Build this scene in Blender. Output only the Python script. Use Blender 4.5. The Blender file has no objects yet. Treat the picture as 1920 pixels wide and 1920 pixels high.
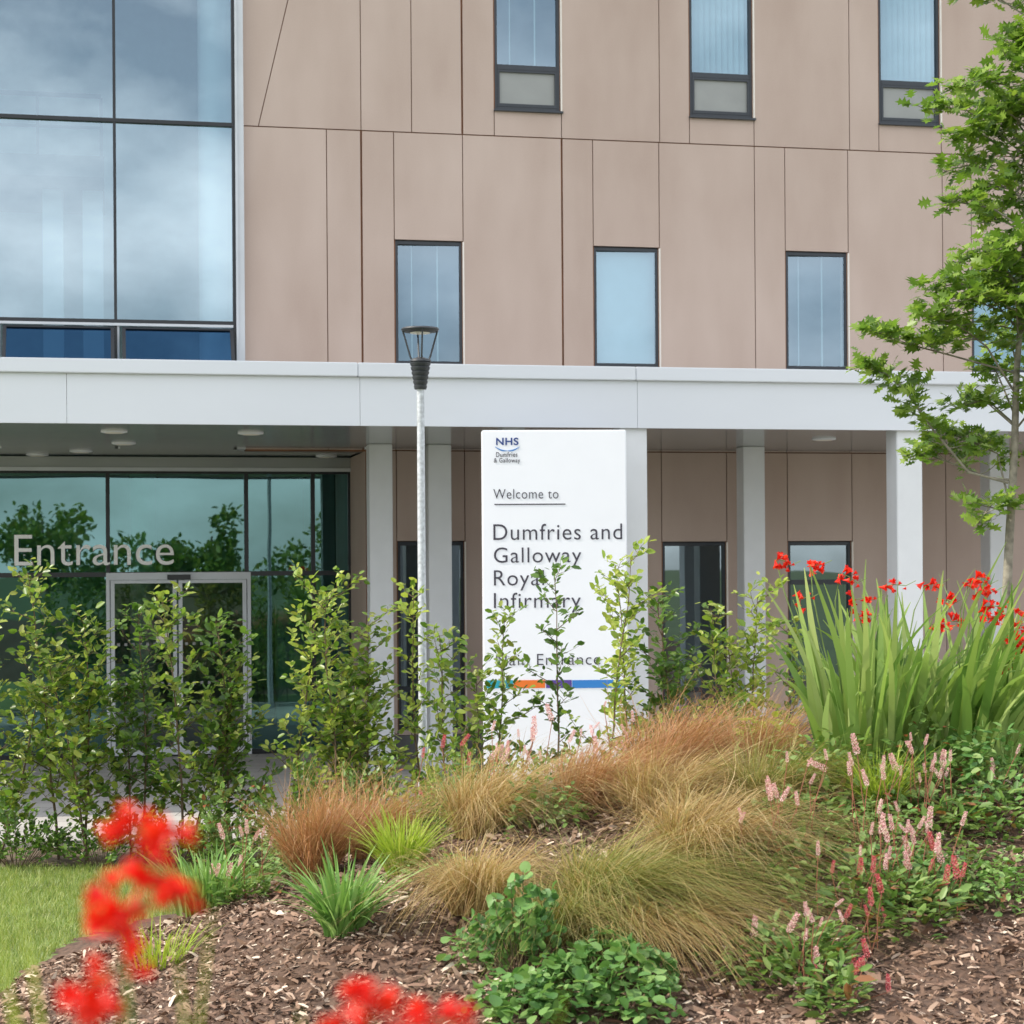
import bpy, math, random
import numpy as np
from mathutils import Vector, Matrix
random.seed(7); rng = np.random.default_rng(11)
S = bpy.context.scene; C = S.collection
PI = math.pi
# ------------------------------------------------------------------ camera model
F = 3600.0; PX, PY = 960.0, 1065.0; CH = 2.6; ROLL = 0.007
TH = math.atan(3600/17140.0); CT, ST = math.cos(TH), math.sin(TH); Y0 = 26.09
def unroll(px, py):
    dx, dy = px-PX, py-PY
    return dx*math.cos(ROLL)-dy*math.sin(ROLL), dx*math.sin(ROLL)+dy*math.cos(ROLL)
def W(px, py, Y):
    a, b = unroll(px, py)
    return Vector((a/F*Y, Y, CH-b/F*Y))
def L(px, py, v=0.0):               # facade-frame coordinates (x along facade, z up) on the plane v
    a, b = unroll(px, py); rx = a/F
    Y = (v+CT*Y0)/(CT-ST*rx)
    X = rx*Y
    return X*CT+(Y-Y0)*ST, CH-b/F*Y
def loc2w(x, v, z=0): return Vector((x*CT-v*ST, Y0+x*ST+v*CT, z))
# ------------------------------------------------------------------ materials
def newmat(name):
    m = bpy.data.materials.new(name); m.use_nodes = True
    nt = m.node_tree; b = nt.nodes['Principled BSDF']; return m, nt, b
def mat(name, col, rough=.6, metal=0, var=0.0, scale=3.0, bump=0.0, stretch=(1,1,1), spec=.5, col2=None, detail=6):
    m, nt, b = newmat(name); N = nt.nodes; K = nt.links
    b.inputs['Roughness'].default_value = rough; b.inputs['Metallic'].default_value = metal
    b.inputs['Specular IOR Level'].default_value = spec
    b.inputs['Base Color'].default_value = (*col, 1)
    if var > 0 or bump > 0 or col2:
        tc = N.new('ShaderNodeTexCoord'); mp = N.new('ShaderNodeMapping'); nz = N.new('ShaderNodeTexNoise')
        mp.inputs['Scale'].default_value = stretch; nz.inputs['Scale'].default_value = scale; nz.inputs['Detail'].default_value = detail
        K.new(tc.outputs['Object'], mp.inputs['Vector']); K.new(mp.outputs[0], nz.inputs['Vector'])
        r = N.new('ShaderNodeValToRGB'); r.color_ramp.elements[0].position = .3; r.color_ramp.elements[1].position = .7
        c2 = col2 if col2 else tuple(min(1, c*(1+var)) for c in col)
        r.color_ramp.elements[0].color = (*[c*(1-var) for c in col], 1); r.color_ramp.elements[1].color = (*c2, 1)
        K.new(nz.outputs['Fac'], r.inputs[0]); K.new(r.outputs[0], b.inputs['Base Color'])
        if bump > 0:
            bp = N.new('ShaderNodeBump'); bp.inputs['Strength'].default_value = bump; bp.inputs['Distance'].default_value = .02
            K.new(nz.outputs['Fac'], bp.inputs['Height']); K.new(bp.outputs[0], b.inputs['Normal'])
    return m
def leafmat(name, cols, trans=.35, rough=.45, tcol=1.3, spec=.4):
    m, nt, b = newmat(name); N = nt.nodes; K = nt.links
    g = N.new('ShaderNodeNewGeometry'); r = N.new('ShaderNodeValToRGB')
    els = r.color_ramp.elements
    while len(els) < len(cols): els.new(.5)
    for i, c in enumerate(cols): els[i].position = i/(len(cols)-1)
    for i, c in enumerate(cols): els[i].color = (*c, 1)
    K.new(g.outputs['Random Per Island'], r.inputs[0]); K.new(r.outputs[0], b.inputs['Base Color'])
    b.inputs['Roughness'].default_value = rough; b.inputs['Specular IOR Level'].default_value = spec
    if trans > 0:
        t = N.new('ShaderNodeBsdfTranslucent'); mx = N.new('ShaderNodeMixShader'); mx.inputs[0].default_value = trans
        mm = N.new('ShaderNodeMix'); mm.data_type = 'RGBA'; mm.blend_type = 'MULTIPLY'; mm.inputs[0].default_value = 1
        mm.inputs[7].default_value = (tcol, tcol*1.05, tcol*.7, 1); K.new(r.outputs[0], mm.inputs[6]); K.new(mm.outputs[2], t.inputs[0])
        K.new(b.outputs[0], mx.inputs[1]); K.new(t.outputs[0], mx.inputs[2])
        K.new(mx.outputs[0], N['Material Output'].inputs[0])
    return m
def glassmat(name, tint, gl, glcol=(1,1,1), wav=.0):
    m = bpy.data.materials.new(name); m.use_nodes = True; nt = m.node_tree; N = nt.nodes; K = nt.links
    N.remove(N['Principled BSDF'])
    t = N.new('ShaderNodeBsdfTransparent'); t.inputs[0].default_value = (*tint, 1)
    g = N.new('ShaderNodeBsdfGlossy'); g.inputs[0].default_value = (*glcol, 1); g.inputs['Roughness'].default_value = .01
    x = N.new('ShaderNodeMixShader'); x.inputs[0].default_value = gl
    if wav:
        nz = N.new('ShaderNodeTexNoise'); nz.inputs['Scale'].default_value = .9; nz.inputs['Detail'].default_value = 1
        tc = N.new('ShaderNodeTexCoord'); K.new(tc.outputs['Object'], nz.inputs['Vector'])
        bp = N.new('ShaderNodeBump'); bp.inputs['Strength'].default_value = wav; bp.inputs['Distance'].default_value = .05
        K.new(nz.outputs['Fac'], bp.inputs['Height']); K.new(bp.outputs[0], g.inputs['Normal'])
    K.new(t.outputs[0], x.inputs[1]); K.new(g.outputs[0], x.inputs[2]); K.new(x.outputs[0], N['Material Output'].inputs[0])
    return m
M = {}
def cladmat():
    m, nt, b = newmat('clad_concrete'); N = nt.nodes; K = nt.links
    tc = N.new('ShaderNodeTexCoord')
    n1 = N.new('ShaderNodeTexNoise'); n1.inputs['Scale'].default_value = .45; n1.inputs['Detail'].default_value = 4
    n2 = N.new('ShaderNodeTexNoise'); n2.inputs['Scale'].default_value = 1.1; n2.inputs['Detail'].default_value = 3
    mp = N.new('ShaderNodeMapping'); mp.inputs['Scale'].default_value = (1.5, 1, .5)
    K.new(tc.outputs['Object'], n1.inputs['Vector']); K.new(tc.outputs['Object'], mp.inputs[0]); K.new(mp.outputs[0], n2.inputs['Vector'])
    n3 = N.new('ShaderNodeTexNoise'); n3.inputs['Scale'].default_value = 60; n3.inputs['Detail'].default_value = 4; K.new(tc.outputs['Object'], n3.inputs['Vector'])
    a = N.new('ShaderNodeMath'); a.operation = 'ADD'; K.new(n1.outputs[0], a.inputs[0]); K.new(n2.outputs[0], a.inputs[1])
    a3 = N.new('ShaderNodeMath'); a3.operation = 'MULTIPLY_ADD'; K.new(n3.outputs[0], a3.inputs[0]); a3.inputs[1].default_value = .35; K.new(a.outputs[0], a3.inputs[2])
    g = N.new('ShaderNodeNewGeometry'); a2 = N.new('ShaderNodeMath'); a2.operation = 'MULTIPLY_ADD'
    K.new(g.outputs['Random Per Island'], a2.inputs[0]); a2.inputs[1].default_value = .22; K.new(a3.outputs[0], a2.inputs[2])
    mr = N.new('ShaderNodeMapRange'); mr.inputs[1].default_value = .95; mr.inputs[2].default_value = 1.65; K.new(a2.outputs[0], mr.inputs[0])
    r = N.new('ShaderNodeValToRGB'); r.color_ramp.elements[0].color = (.43, .325, .27, 1); r.color_ramp.elements[1].color = (.54, .43, .37, 1)
    K.new(mr.outputs[0], r.inputs[0]); K.new(r.outputs[0], b.inputs['Base Color'])
    b.inputs['Roughness'].default_value = .55; b.inputs['Specular IOR Level'].default_value = .35
    bp = N.new('ShaderNodeBump'); bp.inputs['Strength'].default_value = .05; K.new(n3.outputs[0], bp.inputs['Height']); K.new(bp.outputs[0], b.inputs['Normal'])
    return m
M['clad'] = cladmat()
M['seal'] = mat('joint_seal', (.2, .09, .045), .8, var=.3, scale=2)
M['backing'] = mat('wall_backing', (.2, .17, .15), .9)
M['frame'] = mat('anthracite_frame', (.025, .032, .042), .4, var=.1, scale=5)
M['black'] = mat('black_mullion', (.008, .011, .015), .35)
M['silver'] = mat('silver_trim', (.55, .58, .61), .4, .1, var=.05)
M['reveal'] = mat('pale_reveal', (.8, .75, .68), .6)
M['glass'] = glassmat('window_glass', (.58, .74, .78), .30, (.48, .62, .74))
M['cglass'] = glassmat('curtain_glass', (.6, .78, .8), .40, (.62, .76, .85), .012)
M['eglass'] = glassmat('entrance_glass', (.2, .45, .41), .19, (.45, .8, .8), .03)
M['eglass2'] = glassmat('low_glass', (.3, .38, .4), .34, (.6, .74, .8), .03)
M['vglass'] = glassmat('vent_glass', (.14, .3, .45), .35, (.1, .24, .44))
M['dglass'] = glassmat('door_glass', (.46, .48, .47), .14, (.6, .7, .7), .02)
M['blind'] = mat('pale_blind', (.62, .7, .72), .8, var=.05)
M['room'] = mat('room_shade_paint', (.13, .17, .21), .9, var=.4, scale=.8)
M['spandrel'] = mat('frosted_spandrel', (.3, .31, .3), .5, var=.06)
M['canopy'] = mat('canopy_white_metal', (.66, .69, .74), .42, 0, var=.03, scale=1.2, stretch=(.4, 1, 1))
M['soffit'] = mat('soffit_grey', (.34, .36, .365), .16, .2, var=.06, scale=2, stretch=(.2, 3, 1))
M['column'] = mat('column_white', (.68, .70, .72), .45, var=.04)
M['sign'] = mat('sign_white', (.84, .86, .91), .35, var=.012)
M['ink'] = mat('sign_ink', (.045, .04, .06), .5)
M['navy'] = mat('sign_navy', (.015, .05, .22), .5)
M['sblue'] = mat('sign_blue', (.03, .2, .55), .5)
M['teal'] = mat('sign_teal', (.02, .33, .42), .5); M['orange'] = mat('sign_orange', (.75, .17, .02), .5); M['purple'] = mat('sign_purple', (.09, .05, .28), .5)
M['letters'] = mat('silver_letters', (.88, .88, .87), .5, 0)
M['galv'] = mat('galvanised', (.5, .53, .56), .5, .25, var=.25, scale=30)
M['lamp'] = mat('lamp_dark', (.035, .04, .047), .45)
M['lens'] = mat('lamp_lens', (.85, .82, .72), .3)
M['lobby'] = mat('lobby_wall', (.2, .33, .31), .7, var=.5, scale=.5)
M['interior'] = mat('interior_pale', (.6, .67, .67), .8, var=.1)
M['plinth'] = mat('plinth_grey', (.13, .13, .13), .8, var=.2)
M['lfloor'] = mat('lobby_floor_grey', (.3, .32, .32), .3, var=.1)
M['roofing'] = mat('roofing', (.2, .2, .21), .9)
M['bark'] = mat('bark_grey', (.24, .22, .17), .9, var=.35, scale=18, bump=.4)
M['twig'] = mat('twig_brown', (.13, .09, .055), .9, var=.3, scale=12)
M['gstem'] = mat('green_stem', (.16, .24, .06), .7, var=.2)
M['rstem'] = mat('russet_stem', (.25, .09, .05), .7, var=.2)
M['beech'] = leafmat('hedge_leaf', [(.06, .13, .02), (.12, .21, .03), (.2, .3, .045), (.32, .39, .08), (.22, .24, .05)], .42, .36, spec=.5)
M['beechy'] = leafmat('hedge_leaf_yellow', [(.13, .22, .03), (.24, .34, .05), (.42, .47, .1), (.3, .38, .07)], .42, .36)
M['beechd'] = leafmat('hedge_leaf_dark', [(.05, .11, .02), (.09, .18, .03), (.18, .28, .05)], .42, .33, spec=.5)
M['oak'] = leafmat('oak_leaf', [(.1, .19, .03), (.17, .28, .04), (.29, .4, .07)], .45, .38)
M['sedge'] = leafmat('tan_sedge', [(.2, .11, .035), (.38, .24, .09), (.55, .38, .18), (.26, .23, .06), (.62, .49, .28), (.45, .28, .11)], .28)
M['sedger'] = leafmat('russet_sedge', [(.26, .1, .045), (.46, .22, .1), (.58, .35, .19), (.3, .19, .07), (.5, .28, .16)], .28)
M['sedgeg'] = leafmat('olive_sedge', [(.13, .16, .035), (.24, .28, .06), (.5, .36, .15), (.16, .22, .045), (.4, .3, .11)], .28)
M['lime'] = leafmat('lime_grass', [(.2, .3, .03), (.34, .45, .05), (.44, .5, .1)], .35)
M['blade'] = leafmat('green_blade', [(.11, .24, .05), (.2, .36, .09), (.32, .48, .17)], .3)
M['sword'] = leafmat('sword_leaf', [(.1, .2, .04), (.19, .31, .07), (.3, .42, .13), (.22, .33, .07), (.42, .5, .2)], .38, .36)
M['mat'] = leafmat('mat_leaf', [(.06, .13, .03), (.11, .21, .045), (.2, .31, .08), (.14, .25, .05), (.26, .36, .12), (.09, .17, .04), (.32, .1, .05)], .3)
M['round'] = leafmat('round_leaf', [(.07, .17, .045), (.13, .27, .07), (.24, .38, .12)], .3)
M['red'] = leafmat('scarlet_petal', [(.62, .01, .005), (.82, .02, .01), (.9, .06, .02)], .35, tcol=1.1)
M['pink'] = leafmat('pink_floret', [(.52, .2, .24), (.74, .45, .46), (.85, .68, .65)], .2)
M['darkpink'] = leafmat('rose_floret', [(.42, .03, .06), (.58, .1, .13), (.65, .28, .28)], .2)
M['lawnblade'] = leafmat('lawn_blade', [(.14, .22, .045), (.24, .31, .065), (.38, .4, .14)], .3)
M['chip'] = leafmat('bark_chip', [(.09, .05, .033), (.18, .11, .07), (.3, .19, .13), (.13, .08, .05), (.22, .13, .09), (.36, .25, .18), (.7, .58, .46)], 0, .8)
# ------------------------------------------------------------------ object helpers
def link(o, parent=None):
    C.objects.link(o)
    if parent: o.parent = parent
    return o
def tag(o, label, cat, group=None, kind=None):
    if label: o['label'] = label
    if cat: o['category'] = cat
    if group: o['group'] = group
    if kind: o['kind'] = kind
    return o
def thing(name, label, cat, loc=(0, 0, 0), rz=0, group=None):
    o = bpy.data.objects.new(name, None); link(o); o.location = loc; o.rotation_euler = (0, 0, rz); o.empty_display_size = .2
    return tag(o, label, cat, group)
import bmesh
class MB:
    def __init__(s, org=(0, 0, 0)): s.v = []; s.f = []; s.o = org; s.T = None
    def add(s, vs, fs):
        b = len(s.v)
        for p in vs:
            p = Vector(p)
            if s.T: p = s.T(p)
            s.v.append((p[0]-s.o[0], p[1]-s.o[1], p[2]-s.o[2]))
        s.f += [tuple(b+i for i in f) for f in fs]
    def box(s, x0, x1, y0, y1, z0, z1):
        if x0 > x1: x0, x1 = x1, x0
        if z0 > z1: z0, z1 = z1, z0
        s.add([(x, y, z) for x in (x0, x1) for y in (y0, y1) for z in (z0, z1)],
              [(0, 1, 3, 2), (4, 6, 7, 5), (0, 4, 5, 1), (2, 3, 7, 6), (0, 2, 6, 4), (1, 5, 7, 3)])
    def prism(s, poly, y0, y1):
        n = len(poly)
        s.add([(p[0], y0, p[1]) for p in poly]+[(p[0], y1, p[1]) for p in poly],
              [tuple(range(n)), tuple(range(2*n-1, n-1, -1))]+[(i, i+n, (i+1) % n+n, (i+1) % n) for i in range(n)])
    def lathe(s, c, prof, n=24):
        vs = []; fs = []
        for r, z in prof:
            for k in range(n): vs.append((c[0]+r*math.cos(2*PI*k/n), c[1]+r*math.sin(2*PI*k/n), c[2]+z))
        for i in range(len(prof)-1):
            for k in range(n): fs.append((i*n+k, i*n+(k+1) % n, (i+1)*n+(k+1) % n, (i+1)*n+k))
        fs.append(tuple(range(n-1, -1, -1))); fs.append(tuple(range((len(prof)-1)*n, len(prof)*n)))
        s.add(vs, fs)
    def tube(s, pts, r0, r1=None, n=6, pw=1.0):
        r1 = r0 if r1 is None else r1; pts = [Vector(p) for p in pts]; m = len(pts); vs = []; fs = []
        for i, p in enumerate(pts):
            d = (pts[min(i+1, m-1)]-pts[max(i-1, 0)]).normalized()
            a = d.cross(Vector((0, 0, 1)) if abs(d.z) < .9 else Vector((1, 0, 0))).normalized(); b = d.cross(a)
            r = r0+(r1-r0)*(i/(m-1))**pw
            for k in range(n): vs.append(p+r*(a*math.cos(2*PI*k/n)+b*math.sin(2*PI*k/n)))
        for i in range(m-1):
            for k in range(n): fs.append((i*n+k, i*n+(k+1) % n, (i+1)*n+(k+1) % n, (i+1)*n+k))
        fs.append(tuple(range(n-1, -1, -1))); fs.append(tuple(range((m-1)*n, m*n)))
        s.add(vs, fs)
    def build(s, name, m, parent=None, smooth=False, bevel=0):
        me = bpy.data.meshes.new(name); me.from_pydata(s.v, [], s.f); me.materials.append(M[m] if isinstance(m, str) else m)
        me.validate()
        bm = bmesh.new(); bm.from_mesh(me); bmesh.ops.recalc_face_normals(bm, faces=bm.faces)
        if bevel: bmesh.ops.bevel(bm, geom=[e for e in bm.edges if len(e.link_faces) == 2 and e.calc_face_angle(0) > .6], offset=bevel, segments=2, affect='EDGES', clamp_overlap=True)
        bm.to_mesh(me); bm.free()
        if smooth:
            me.polygons.foreach_set('use_smooth', [True]*len(me.polygons))
            me.set_sharp_from_angle(angle=math.radians(40))
        return link(bpy.data.objects.new(name, me), parent)
def npmesh(name, V, Fs, m, parent=None, smooth=False):
    me = bpy.data.meshes.new(name); V = np.asarray(V, np.float32); me.vertices.add(len(V)); me.vertices.foreach_set('co', V.ravel())
    k = Fs.shape[1]; n = len(Fs); me.loops.add(n*k); me.loops.foreach_set('vertex_index', Fs.astype(np.int32).ravel())
    me.polygons.add(n); me.polygons.foreach_set('loop_start', np.arange(0, n*k, k, dtype=np.int32))
    if smooth: me.polygons.foreach_set('use_smooth', np.ones(n, bool))
    me.update(calc_edges=True); me.materials.append(M[m]); return link(bpy.data.objects.new(name, me), parent)
def nrm(a): return a/np.maximum(np.linalg.norm(a, axis=-1, keepdims=True), 1e-9)
def inst(T, TF, P, D, U, s):
    D = nrm(D); Z = nrm(U-(U*D).sum(1, keepdims=True)*D); Yv = np.cross(Z, D)
    R = np.stack([D, Yv, Z], 1)
    s = np.asarray(s).reshape(-1, 1, 1)
    V = P[:, None, :]+np.einsum('pk,nkj->npj', T, R)*s
    N = len(P); Fa = (TF[None]+np.arange(N)[:, None, None]*len(T)).reshape(-1, TF.shape[1])
    return V.reshape(-1, 3), Fa
LEAF = np.array([(0, 0, 0), (.3, -.27, .07), (.72, -.24, .06), (1, 0, -.05), (.72, .24, .06), (.3, .27, .07)]); LEAFF = np.array([(0, 1, 2, 3), (0, 3, 4, 5)])
OAK = np.array([(0, 0, 0), (.15, -.06, 0), (.22, -.3, .04), (.36, -.12, 0), (.5, -.42, .06), (.6, -.12, 0), (.78, -.3, .03), (.8, -.09, 0), (1, 0, -.06),
                (.8, .09, 0), (.78, .3, .03), (.6, .12, 0), (.5, .42, .06), (.36, .12, 0), (.22, .3, .04), (.15, .06, 0)])
OAKT = np.array([(0, 1, 3), (0, 3, 5), (1, 2, 3), (3, 4, 5), (5, 6, 7), (5, 7, 8), (5, 8, 9), (5, 9, 11), (0, 5, 11), (0, 11, 13), (0, 13, 15), (9, 10, 11), (11, 12, 13), (13, 14, 15)])
_a = np.linspace(0, 2*PI, 9)[:-1]
RND = np.array([(.5+.5*math.cos(a), .5*math.sin(a), .08*math.cos(2*a)+.05) for a in _a]+[(.5, 0, 0)])
RNDF = np.array([(i, (i+1) % 8, 8) for i in range(8)])
def blades(P, az, length, width, lean, droop, seg=5, wind=(0, 0), twist=.7, face=None, wild=.0, lock=None):
    N = len(P); t = np.linspace(0, 1, seg+1)[None, :]
    dx = np.cos(az)[:, None]; dy = np.sin(az)[:, None]; Ln = length[:, None]
    h = Ln*(lean[:, None]*t**1.4)
    z = Ln*(t*np.sqrt(np.maximum(.05, 1-(lean[:, None]*.6)**2))-droop[:, None]*t**2.6)
    wf = (1+rng.normal(0, .35, N))[:, None]
    w1 = rng.normal(0, 1, N)[:, None]*wild; w2 = rng.normal(0, 1, N)[:, None]*wild
    if lock is not None:
        nl = lock.max()+1; wf = wf*.4+(.7+rng.normal(0, .4, nl)[lock])[:, None]; w1 = w1*.5+rng.normal(0, .11, nl)[lock][:, None]; w2 = w2*.5+rng.normal(0, .11, nl)[lock][:, None]
    X = P[:, 0:1]+dx*h+wind[0]*wf*Ln*t**1.7+w1*Ln*np.sin(t*4)*t; Y = P[:, 1:2]+dy*h+wind[1]*Ln*t**2+w2*Ln*np.sin(t*5)*t; Z = P[:, 2:3]+z
    tw = (az if face is None else np.full(N, face))+PI/2+rng.normal(0, twist, N); wd = (width[:, None]*(1-.93*t**2.6)*.5)
    ox = np.cos(tw)[:, None]*wd; oy = np.sin(tw)[:, None]*wd
    A = np.stack([X-ox, Y-oy, Z], -1); B = np.stack([X+ox, Y+oy, Z], -1)
    V = np.stack([A, B], 2).reshape(-1, 3)
    base = (np.arange(N)*(seg+1)*2)[:, None]; i = np.arange(seg)[None, :]*2+base
    Fq = np.stack([i, i+1, i+3, i+2], -1).reshape(-1, 4); return V, Fq
# ------------------------------------------------------------------ terrain
def sm(a, b, x): t = np.clip((x-a)/(b-a), 0, 1); return t*t*(3-2*t)
def H(X, Y):
    X = np.asarray(X, float); Y = np.asarray(Y, float)
    A = np.interp(X, [-3.3, -2.6, -1.87, -.87, 0, 1.5, 3, 9, 13], [0, .2, .52, .86, 1.04, 1.26, 1.38, 1.38, 0])
    g = np.where(Y < 11.9, .42+.58*sm(8.2, 11.9, Y), 1-sm(12.1, 15.4, Y))
    n = 1.25*(1-sm(2.5, 8.5, Y))*sm(-7, -3, X)*(1-sm(8, 12, X))
    h = np.maximum(A*g, n)*sm(-5, -2, Y)
    w = .035*np.sin(X*3.1+1)*np.cos(Y*2.7)+.02*np.sin(X*7.3+Y*5.1)
    return h+w*np.clip(h*3, 0, 1)-.04
def on(px, Y, py=1500):
    a, b = unroll(px, py); X = a/F*Y; return Vector((X, Y, max(0., float(H(X, Y)))))
def sheet(name, x0, x1, y0, y1, z, m, th=0):
    b = MB(); b.add([(x0, y0, z), (x1, y0, z), (x1, y1, z), (x0, y1, z)], [(0, 1, 2, 3)]); o = b.build(name, m); o['kind'] = 'structure'; return o
M['gnd'] = mat('ground_green', (.07, .1, .03), .9, var=.3, scale=.4)
M['lawn'] = mat('lawn_soil', (.15, .2, .055), .95, var=.35, scale=3, bump=.3)
M['soil'] = mat('hedge_soil', (.12, .09, .06), .95, var=.4, scale=9, bump=.5)
M['mulch'] = mat('mulch_ground', (.1, .06, .04), .95, var=.5, scale=22, bump=.8)
def pavemat():
    m, nt, b = newmat('paving'); N = nt.nodes; K = nt.links
    tc = N.new('ShaderNodeTexCoord'); br = N.new('ShaderNodeTexBrick'); br.inputs['Scale'].default_value = 1; br.inputs['Brick Width'].default_value = .6; br.inputs['Row Height'].default_value = .4
    br.inputs['Mortar Size'].default_value = .006; br.inputs['Color1'].default_value = (.52, .5, .47, 1); br.inputs['Color2'].default_value = (.45, .43, .41, 1); br.inputs['Mortar'].default_value = (.2, .19, .18, 1)
    nz = N.new('ShaderNodeTexNoise'); nz.inputs['Scale'].default_value = 1.5; mx = N.new('ShaderNodeMix'); mx.data_type = 'RGBA'; mx.blend_type = 'MULTIPLY'; mx.inputs[0].default_value = .3
    K.new(tc.outputs['Object'], br.inputs[0]); K.new(tc.outputs['Object'], nz.inputs['Vector']); K.new(br.outputs[0], mx.inputs[6]); K.new(nz.outputs['Fac'], mx.inputs[7]); K.new(mx.outputs[2], b.inputs['Base Color'])
    b.inputs['Roughness'].default_value = .8; return m
M['pave'] = pavemat()
sheet('ground', -600, 600, -600, 600, -.02, 'gnd')
sheet('pavement', -40, 40, 18.2, 40, -.008, 'pave')
sheet('path', -40, 40, 16.9, 18.2, -.004, 'soil')
sheet('lawn', -14, 14, -14, 16.9, 0, 'lawn')
nx, ny = 230, 270
gx, gy = np.meshgrid(np.linspace(-7.5, 13.5, nx), np.linspace(-5.5, 16, ny)); gz = H(gx, gy)
gz = gz+rng.normal(0, .008, gz.shape)
V = np.stack([gx.ravel(), gy.ravel(), gz.ravel()], 1); I = (np.arange(ny-1)[:, None]*nx+np.arange(nx-1)[None, :]).ravel()
o = npmesh('planted_mound', V, np.stack([I, I+1, I+nx+1, I+nx], 1), 'mulch', smooth=True); o['kind'] = 'structure'
b = MB(); b.box(-40, 40, 18.12, 18.27, -.02, .06); o = b.build('kerb', 'pave', bevel=.01); o['kind'] = 'structure'
# ------------------------------------------------------------------ building
B = thing('hospital_building', 'large building clad in pinkish beige panels with a tall glazed corner and recessed entrance', 'building', (0, Y0, 0), TH)
zt = 12.0; VE = 1.8
zj = L(960, 256)[1]; zs = L(960, 800.5, -4.4)[1]
xl = L(457, 400)[0]; xr = L(2330, 400)[0]; xe = L(690, 1200)[0]
xcl = L(-900, 400)[0]
clad = MB(); seal = MB()
PT = .05; G = .006
def panel(px0, px1, z0, z1, pym, g0=G, g1=G):
    x0 = L(px0, pym)[0]+g0; x1 = L(px1, pym)[0]-g1
    clad.box(x0, x1, 0, PT, z0+.008, z1-.008)
def vjoint(px, pym, z0, z1, g=G):
    x = L(px, pym)[0]; seal.box(x-g-.01, x+g+.01, .03, PT-.003, z0, z1)
wins = []
def band(cols, z0, z1, pym, bold=()):
    for c in cols:
        a, d = c[0], c[1]
        g0 = .014 if a in bold else G; g1 = .014 if d in bold else G
        if len(c) == 2: panel(a, d, z0, z1, pym, g0, g1)
        else:
            wz1 = L((a+d)/2, c[2])[1] if c[2] is not None else z1-1.0; wz0 = L((a+d)/2, c[3])[1]
            if z1-wz1 > .05: panel(a, d, wz1+.005, z1, pym, g0, g1)
            if wz0-z0 > .05: panel(a, d, z0, wz0-.005, pym, g0, g1)
            wins.append((L(a, pym)[0]+.004, L(d, pym)[0]-.004, wz0, wz1, c[4]))
        vjoint(a, pym, z0, z1, g0)
dA = L(540, 0); dB = L(485, 235); k = (dA[0]-dB[0])/(dA[1]-dB[1]); xa = dB[0]+(zj-dB[1])*k; xb = dB[0]+(zt-dB[1])*k; x1 = L(676, 120)[0]
clad.prism([(xl, zj+.008), (xa-G, zj+.008), (xb-G, zt), (xl, zt)], 0, PT)
clad.prism([(xa+G, zj+.008), (x1-G, zj+.008), (x1-G, zt), (xb+G, zt)], 0, PT)
seal.prism([(xa-.02, zj), (xa+.02, zj), (xb+.02, zt), (xb-.02, zt)], .03, PT-.003)
band([(676, 771), (771, 866), (866, 926), (926, 1052, None, 207, 'top_clear'), (1052, 1236), (1236, 1292), (1292, 1413, None, 220, 'top_slats'), (1413, 1592), (1592, 1647),
      (1647, 1764, None, 233, 'top_blind'), (1764, 1950), (1950, 2003), (2003, 2120, None, 246, 'top_clear'), (2120, 2330)], zj, zt, 120, bold=(866,))
band([(457, 613), (613, 678), (678, 739), (739, 868, 452, 684, 'mid_clear'), (868, 1054), (1054, 1112), (1112, 1236, 464, 688, 'mid_blind'), (1236, 1415), (1415, 1472),
      (1472, 1590, 473, 693, 'mid_clear'), (1590, 1767), (1767, 1821), (1821, 1937, 482, 698, 'mid_blind'), (1937, 2110), (2110, 2330)], zs, zj, 400, bold=(678, 1054))
band([(690, 745), (745, 873, 1016, 1366, 'low'), (873, 1000), (1000, 1115), (1115, 1242), (1242, 1364, 1017, 1366, 'low'), (1364, 1478), (1478, 1599, 1016, 1366, 'low_transom'),
      (1599, 1775), (1775, 1960), (1960, 2330)], .36, zs, 1150)
seal.box(xl, xr, .025, PT-.006, zj-.014, zj+.014); seal.box(xl, xr, .025, PT-.006, zs-.014, zs+.014)
clad.box(xe-.0, xe+.05, PT+.01, VE, .36, zs)
clad.build('cladding', 'clad', B); seal.build('joint_seal', 'seal', B)
b = MB(); b.box(xl+.02, xr, .34, .5, zs, zt); b.box(xe+.06, xr, .34, .5, 0, zs); b.box(xr, xr+.2, 0, 14, 0, zt); b.box(xcl-.2, xcl, 0, 14, 0, zt); b.box(xcl, xr, 14, 14.2, 0, zt)
b.build('inner_wall', 'backing', B)
b = MB(); b.box(xcl-.3, xr+.3, -.12, 14.3, zt, zt+.35); b.build('roof', 'roofing', B)
b = MB(); b.box(xe, xr, -.01, .06, 0, .36); b.build('plinth', 'plinth', B)
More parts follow.
